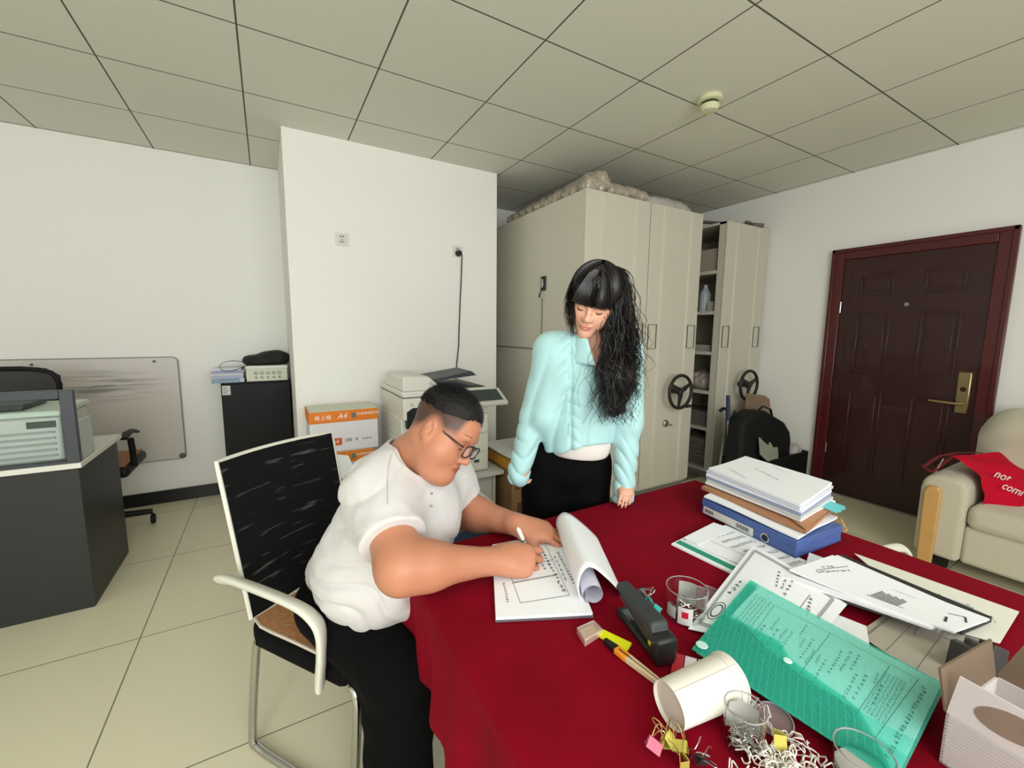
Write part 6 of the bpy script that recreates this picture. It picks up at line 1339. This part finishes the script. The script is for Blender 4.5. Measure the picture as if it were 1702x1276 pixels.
def strands(ctrl, n, spread, curl, r=.0009, seed=1, cf=9):
    g = np.random.default_rng(seed); w = MB(); C_ = np.array([at(px, py, D) for px, py, D in ctrl]); K = len(ctrl)
    for k in range(n):
        a, b_ = g.normal(0, 1), g.normal(0, 1); ph = g.uniform(0, 6.28); fr = cf * g.uniform(.7, 1.3); ln = g.uniform(.72, 1.0); pts = []; m_ = 26; cl = curl * g.uniform(.4, 1.5)
        for j in range(m_):
            t_ = j / (m_ - 1) * ln * (K - 1); i = min(int(t_), K - 2); q = t_ - i; g4 = [C_[max(0, i - 1)], C_[i], C_[i + 1], C_[min(K - 1, i + 2)]]
            p = .5 * (2 * g4[1] + (-g4[0] + g4[2]) * q + (2 * g4[0] - 5 * g4[1] + 4 * g4[2] - g4[3]) * q * q + (-g4[0] + 3 * g4[1] - 3 * g4[2] + g4[3]) * q ** 3)
            s = j / (m_ - 1); sp = spread(s); am = cl * s ** 1.6
            p = p + cv(1, 0, 0) * (a * sp + am * math.sin(fr * s * 2.2 + ph)) + cv(0, 0, 1) * (b_ * sp * .6 + am * .8 * math.cos(fr * s * 2.2 + ph)) + cv(0, 1, 0) * am * .3 * math.sin(fr * s * 2.2 + ph * 2)
            pts.append(p)
        w.tube(pts, [r * (1 - .55 * (j / m_) ** 2) for j in range(m_)], 3, cap=False)
    return w
w = strands([(1003, 440, 1.50), (1026, 455, 1.47), (1032, 510, 1.435), (1034, 570, 1.415), (1026, 630, 1.385), (1018, 706, 1.385)], 520, lambda s: .005 + .030 * s ** .8, .020, .0011, 3, 15)
w.build('hair_strands', hbw, hw, smooth=True)
strands([(1003, 440, 1.51), (1032, 466, 1.50), (1042, 540, 1.47), (1048, 610, 1.46), (1058, 670, 1.46)], 110, lambda s: .004 + .014 * s, .018, .0009, 4, 15).build('hair_strands', hbw, hw, smooth=True)
strands([(999, 441, 1.49), (966, 455, 1.45), (949, 490, 1.43), (948, 525, 1.43), (952, 560, 1.43)], 120, lambda s: .005 + .004 * s, .003, .0009, 5).build('hair_strands', hbw, hw, smooth=True)
g = np.random.default_rng(9); w = MB()
for k in range(420):   # fringe
    y0 = g.uniform(-1, 1); jw, jp, jx = g.normal(0, .003), g.uniform(0, 6), g.normal(0, .0018); end = .014 + .016 * g.random() + (.004 if abs(y0) > .8 else 0); pts = []
    for j in range(12):
        s = j / 11; z_ = .138 + (end - .138) * s ** .9; yy = y0 * (.018 + .052 * s ** .5) + jw * s * math.sin(5 * s + jp); xx = .035 + (.092 - .14 * (abs(yy)) ** 1.3 * 2 - .035) * math.sin(min(1, s * 1.15) * math.pi / 2) + .004 + jx * s
        pts.append(HW.w(xx + .012, yy * 1.04, z_ + .004))
    w.tube(pts, .0009, 3, cap=False)
w.build('fringe', hbw, hw, smooth=True)
# strands lying over the crown
g = np.random.default_rng(12); w = MB()
for k in range(520):
    th = g.uniform(.55, 2 * math.pi - .55); dz_ = g.uniform(-.005, .0035); pts = []; end = g.uniform(1.45, 1.9); tw = g.normal(0, .12)
    for j in range(12):
        ph = .08 + (end - .08) * j / 11; t2 = th + tw * j / 11; pts.append(HW.w(-.020 + (.116 + dz_) * math.sin(ph) * math.cos(t2), (.098 + dz_) * math.sin(ph) * math.sin(t2), .052 + (.105 + dz_) * math.cos(ph)))
    w.tube(pts, .0010, 3, cap=False)
w.build('hair_strands', hbw, hw, smooth=True)
# jacket
jm = mat('jacket_aqua', (172, 216, 216), .55, noise=.03, nscale=10, bump=.06, bscale=160, sheen=.3)
hemc = at(962, 742, 1.60); wRe, wLe = at(862, 790, 1.53), at(1036, 828, 1.525)
jt = s_union([s_ell(chW + V(0, 0, -.01), (.160, .112, .15)), s_cap(chW + cv(-.02, -.04, 0), hemc, .130, .140), (s_cap(sR, sL, .052, .052), .05), (s_cap(nW + cv(-.02, .0, .03), sR + cv(.02, 0, .01), .062, .050), .04), (s_cap(sR, at(905, 690, 1.55), .055, .07), .06), (s_cap(sL, at(1040, 700, 1.54), .055, .065), .06), (s_cap(nW + cv(0, .012, 0), chW, .066, .10), .03)], .05)
sv = s_union([s_cap(sR, eR, .056, .048), s_cap(eR, wRe, .047, .040), s_cap(sL, eL, .056, .049), s_cap(eL, wLe, .047, .036)], .02)
ncap = s_cap(at(990, 588, 1.47), at(984, 545, 1.40), .046, .06)
coll = s_union([s_cap(nW - nrm(HW.w(-.02, 0, -.05) - nW) * .05, nW + nrm(HW.w(-.02, 0, -.05) - nW) * .12 + cv(0, 0, .015), .072, .076)], .01)
def jack(p):
    sx_ = p @ nrm(cv(1, 0, 0)).astype(np.float32); sy_ = p @ nrm(cv(0, 1, 0)).astype(np.float32); body_ = jt(p)
    hem = (hemc[2] + .012) + .030 * np.sin((sx_ - float(hemc @ cv(1, 0, 0))) * 14 + .9) * 1.0
    cx0 = sx_ - float(at(950, 660, 1.45) @ cv(1, 0, 0)); body_ = body_ + .012 * crs(sx_ * 30 + 1.5 * np.sin(sy_ * 7)) * np.clip((1.34 - p[:, 2]) / .25, 0, 1) + .003 * wob(p, 28) + .006 * crs(sy_ * 75 + np.abs(cx0) * 60) * np.exp(-(cx0 / .035) ** 2) + .009 * np.exp(-(cx0 / .006) ** 2) * (p[:, 2] < 1.32)
    body_ = smax(body_, -(p[:, 2] - hem), .008)
    s_ = sv(p) + .008 * crs(sy_ * 52 + 3 * np.sin(sx_ * 30)) * np.clip((1.12 - p[:, 2]) / .2, 0, 1) + .003 * wob(p, 34, 1)
    d = smin(body_, s_, .02); nd = nrm(HW.w(-.02, 0, -.05) - nW).astype(np.float32)
    d = smax(d, -(neckW(p) - .012), .005); q = p - (nW + nd * .02).astype(np.float32); ax_ = q @ nd.astype(np.float32); rp = np.sqrt(np.maximum((q * q).sum(1) - ax_ * ax_, 0)); d = smax(d, ax_ - 4 * np.maximum(rp - .07, 0), .006)
    c_ = np.abs(coll(p)) - .0035; c_ = smax(c_, (p - (nW + nd * .062).astype(np.float32)) @ nrm(nd + cv(.35, .0, .45)).astype(np.float32), .004); c_ = smax(c_, -((p - (nW - nd * .03).astype(np.float32)) @ nd.astype(np.float32)), .004)
    d = smax(d, -ncap(p), .006)
    return smax(d, -(p[:, 2] - .758), .005)

def collar(u, v):
    a = -math.pi + 2 * math.pi * u; a = a * (1 - .10 * v) + math.pi; zax = nrm(cv(.10, .95, .15)); fr = nrm(cv(.12, -.15, 1.0) - zax * np.dot(zax, cv(.12, -.15, 1.0))); sd_ = np.cross(zax, fr)
    # u = 0 and u = 1 meet at the front opening
    ang = 2 * math.pi * u; open_ = .12 + .55 * v; ang = open_ + (2 * math.pi - 2 * open_) * u; C0 = at(984, 592, 1.515)
    r_ = .092 - .016 * v + .004 * math.sin(3 * ang); h_ = (-.03 + .105 * v) * (1 - .22 * math.cos(ang))
    return C0 + zax * h_ + (fr * math.cos(ang) * 1.0 + sd_ * math.sin(ang) * .92) * r_
jk, _ = sdf_mesh('jacket', jack, *bb(sR, sL, wRe, wLe, hemc, nW, m=.19), .0046, jm, wo)
def hit(fn, px, py, t=1.1):
    r = ray(px, py) / FPX
    for _ in range(110):
        d = float(fn((CP + r * t)[None].astype(np.float32))[0])
        if d < .0008: break
        t += max(d * .6, .0008)
    return CP + r * (t - .001)
cg = MB().grid(collar, 40, 8).build('collar', jm, jk, smooth=True, angle=80); m_ = cg.modifiers.new('s', 'SOLIDIFY'); m_.thickness = .004
MB().tube([hit(jack, *p) for p in ((971, 590), (968, 605), (962, 625), (956, 645), (951, 665), (948, 685), (946, 705), (945, 722))], .0022, 6).build('zipper', mat('zip_aqua', (160, 212, 208), .5), jk, smooth=True)
colz = s_union([s_cap(nW + cv(-.0, .045, .02), nW, .060, .066)], .02)
ws = s_union([s_cap(hemc + V(0, 0, .03), pW + V(0, 0, .03), .124, .118)], .02)
sdf_mesh('undershirt', lambda p: smax(ws(p) + .002 * wob(p, 40), -(p[:, 2] - .915 + .05 * ((p @ cv(1, 0, 0).astype(np.float32)) - float(hemc @ cv(1, 0, 0)))), .005), *bb(hemc, pW, m=.16), .006, mat('undershirt_white', (226, 220, 212), .85), wo)
tw = s_union([s_cap(pW + V(0, 0, .04), pW - V(0, 0, .06), .112, .128), s_cap(hipRw, V(aR_[0], aR_[1], .06), .102, .085), s_cap(hipLw, V(aL_[0], aL_[1], .06), .102, .085)], .03)
sdf_mesh('trousers', lambda p: smax(smax(tw(p) + .004 * wob(p, 22), p[:, 2] - .965, .008), -(p[:, 2] - .03), .006), *bb(pW, aR_, aL_, m=.19), .008, trm, wo)
for a_ in (aR_, aL_):
    d_ = nrm(V(*cv(-.1, 0, 1)[:2], 0)); c_ = V(a_[0], a_[1], 0) + d_ * .02
    s0 = s_union([s_cap(c_ - d_ * .05 + V(0, 0, .04), c_ + d_ * .10 + V(0, 0, .028), .036, .030), s_cap(c_ - d_ * .04 + V(0, 0, .08), c_ - d_ * .03 + V(0, 0, .05), .036, .036)], .03)
    sdf_mesh('shoe', lambda p, s0=s0: smax(s0(p), -(p[:, 2] - .002), .004), c_ - .15, c_ + .2, .006, mat('shoe_dark', (40, 38, 38), .4), wo)
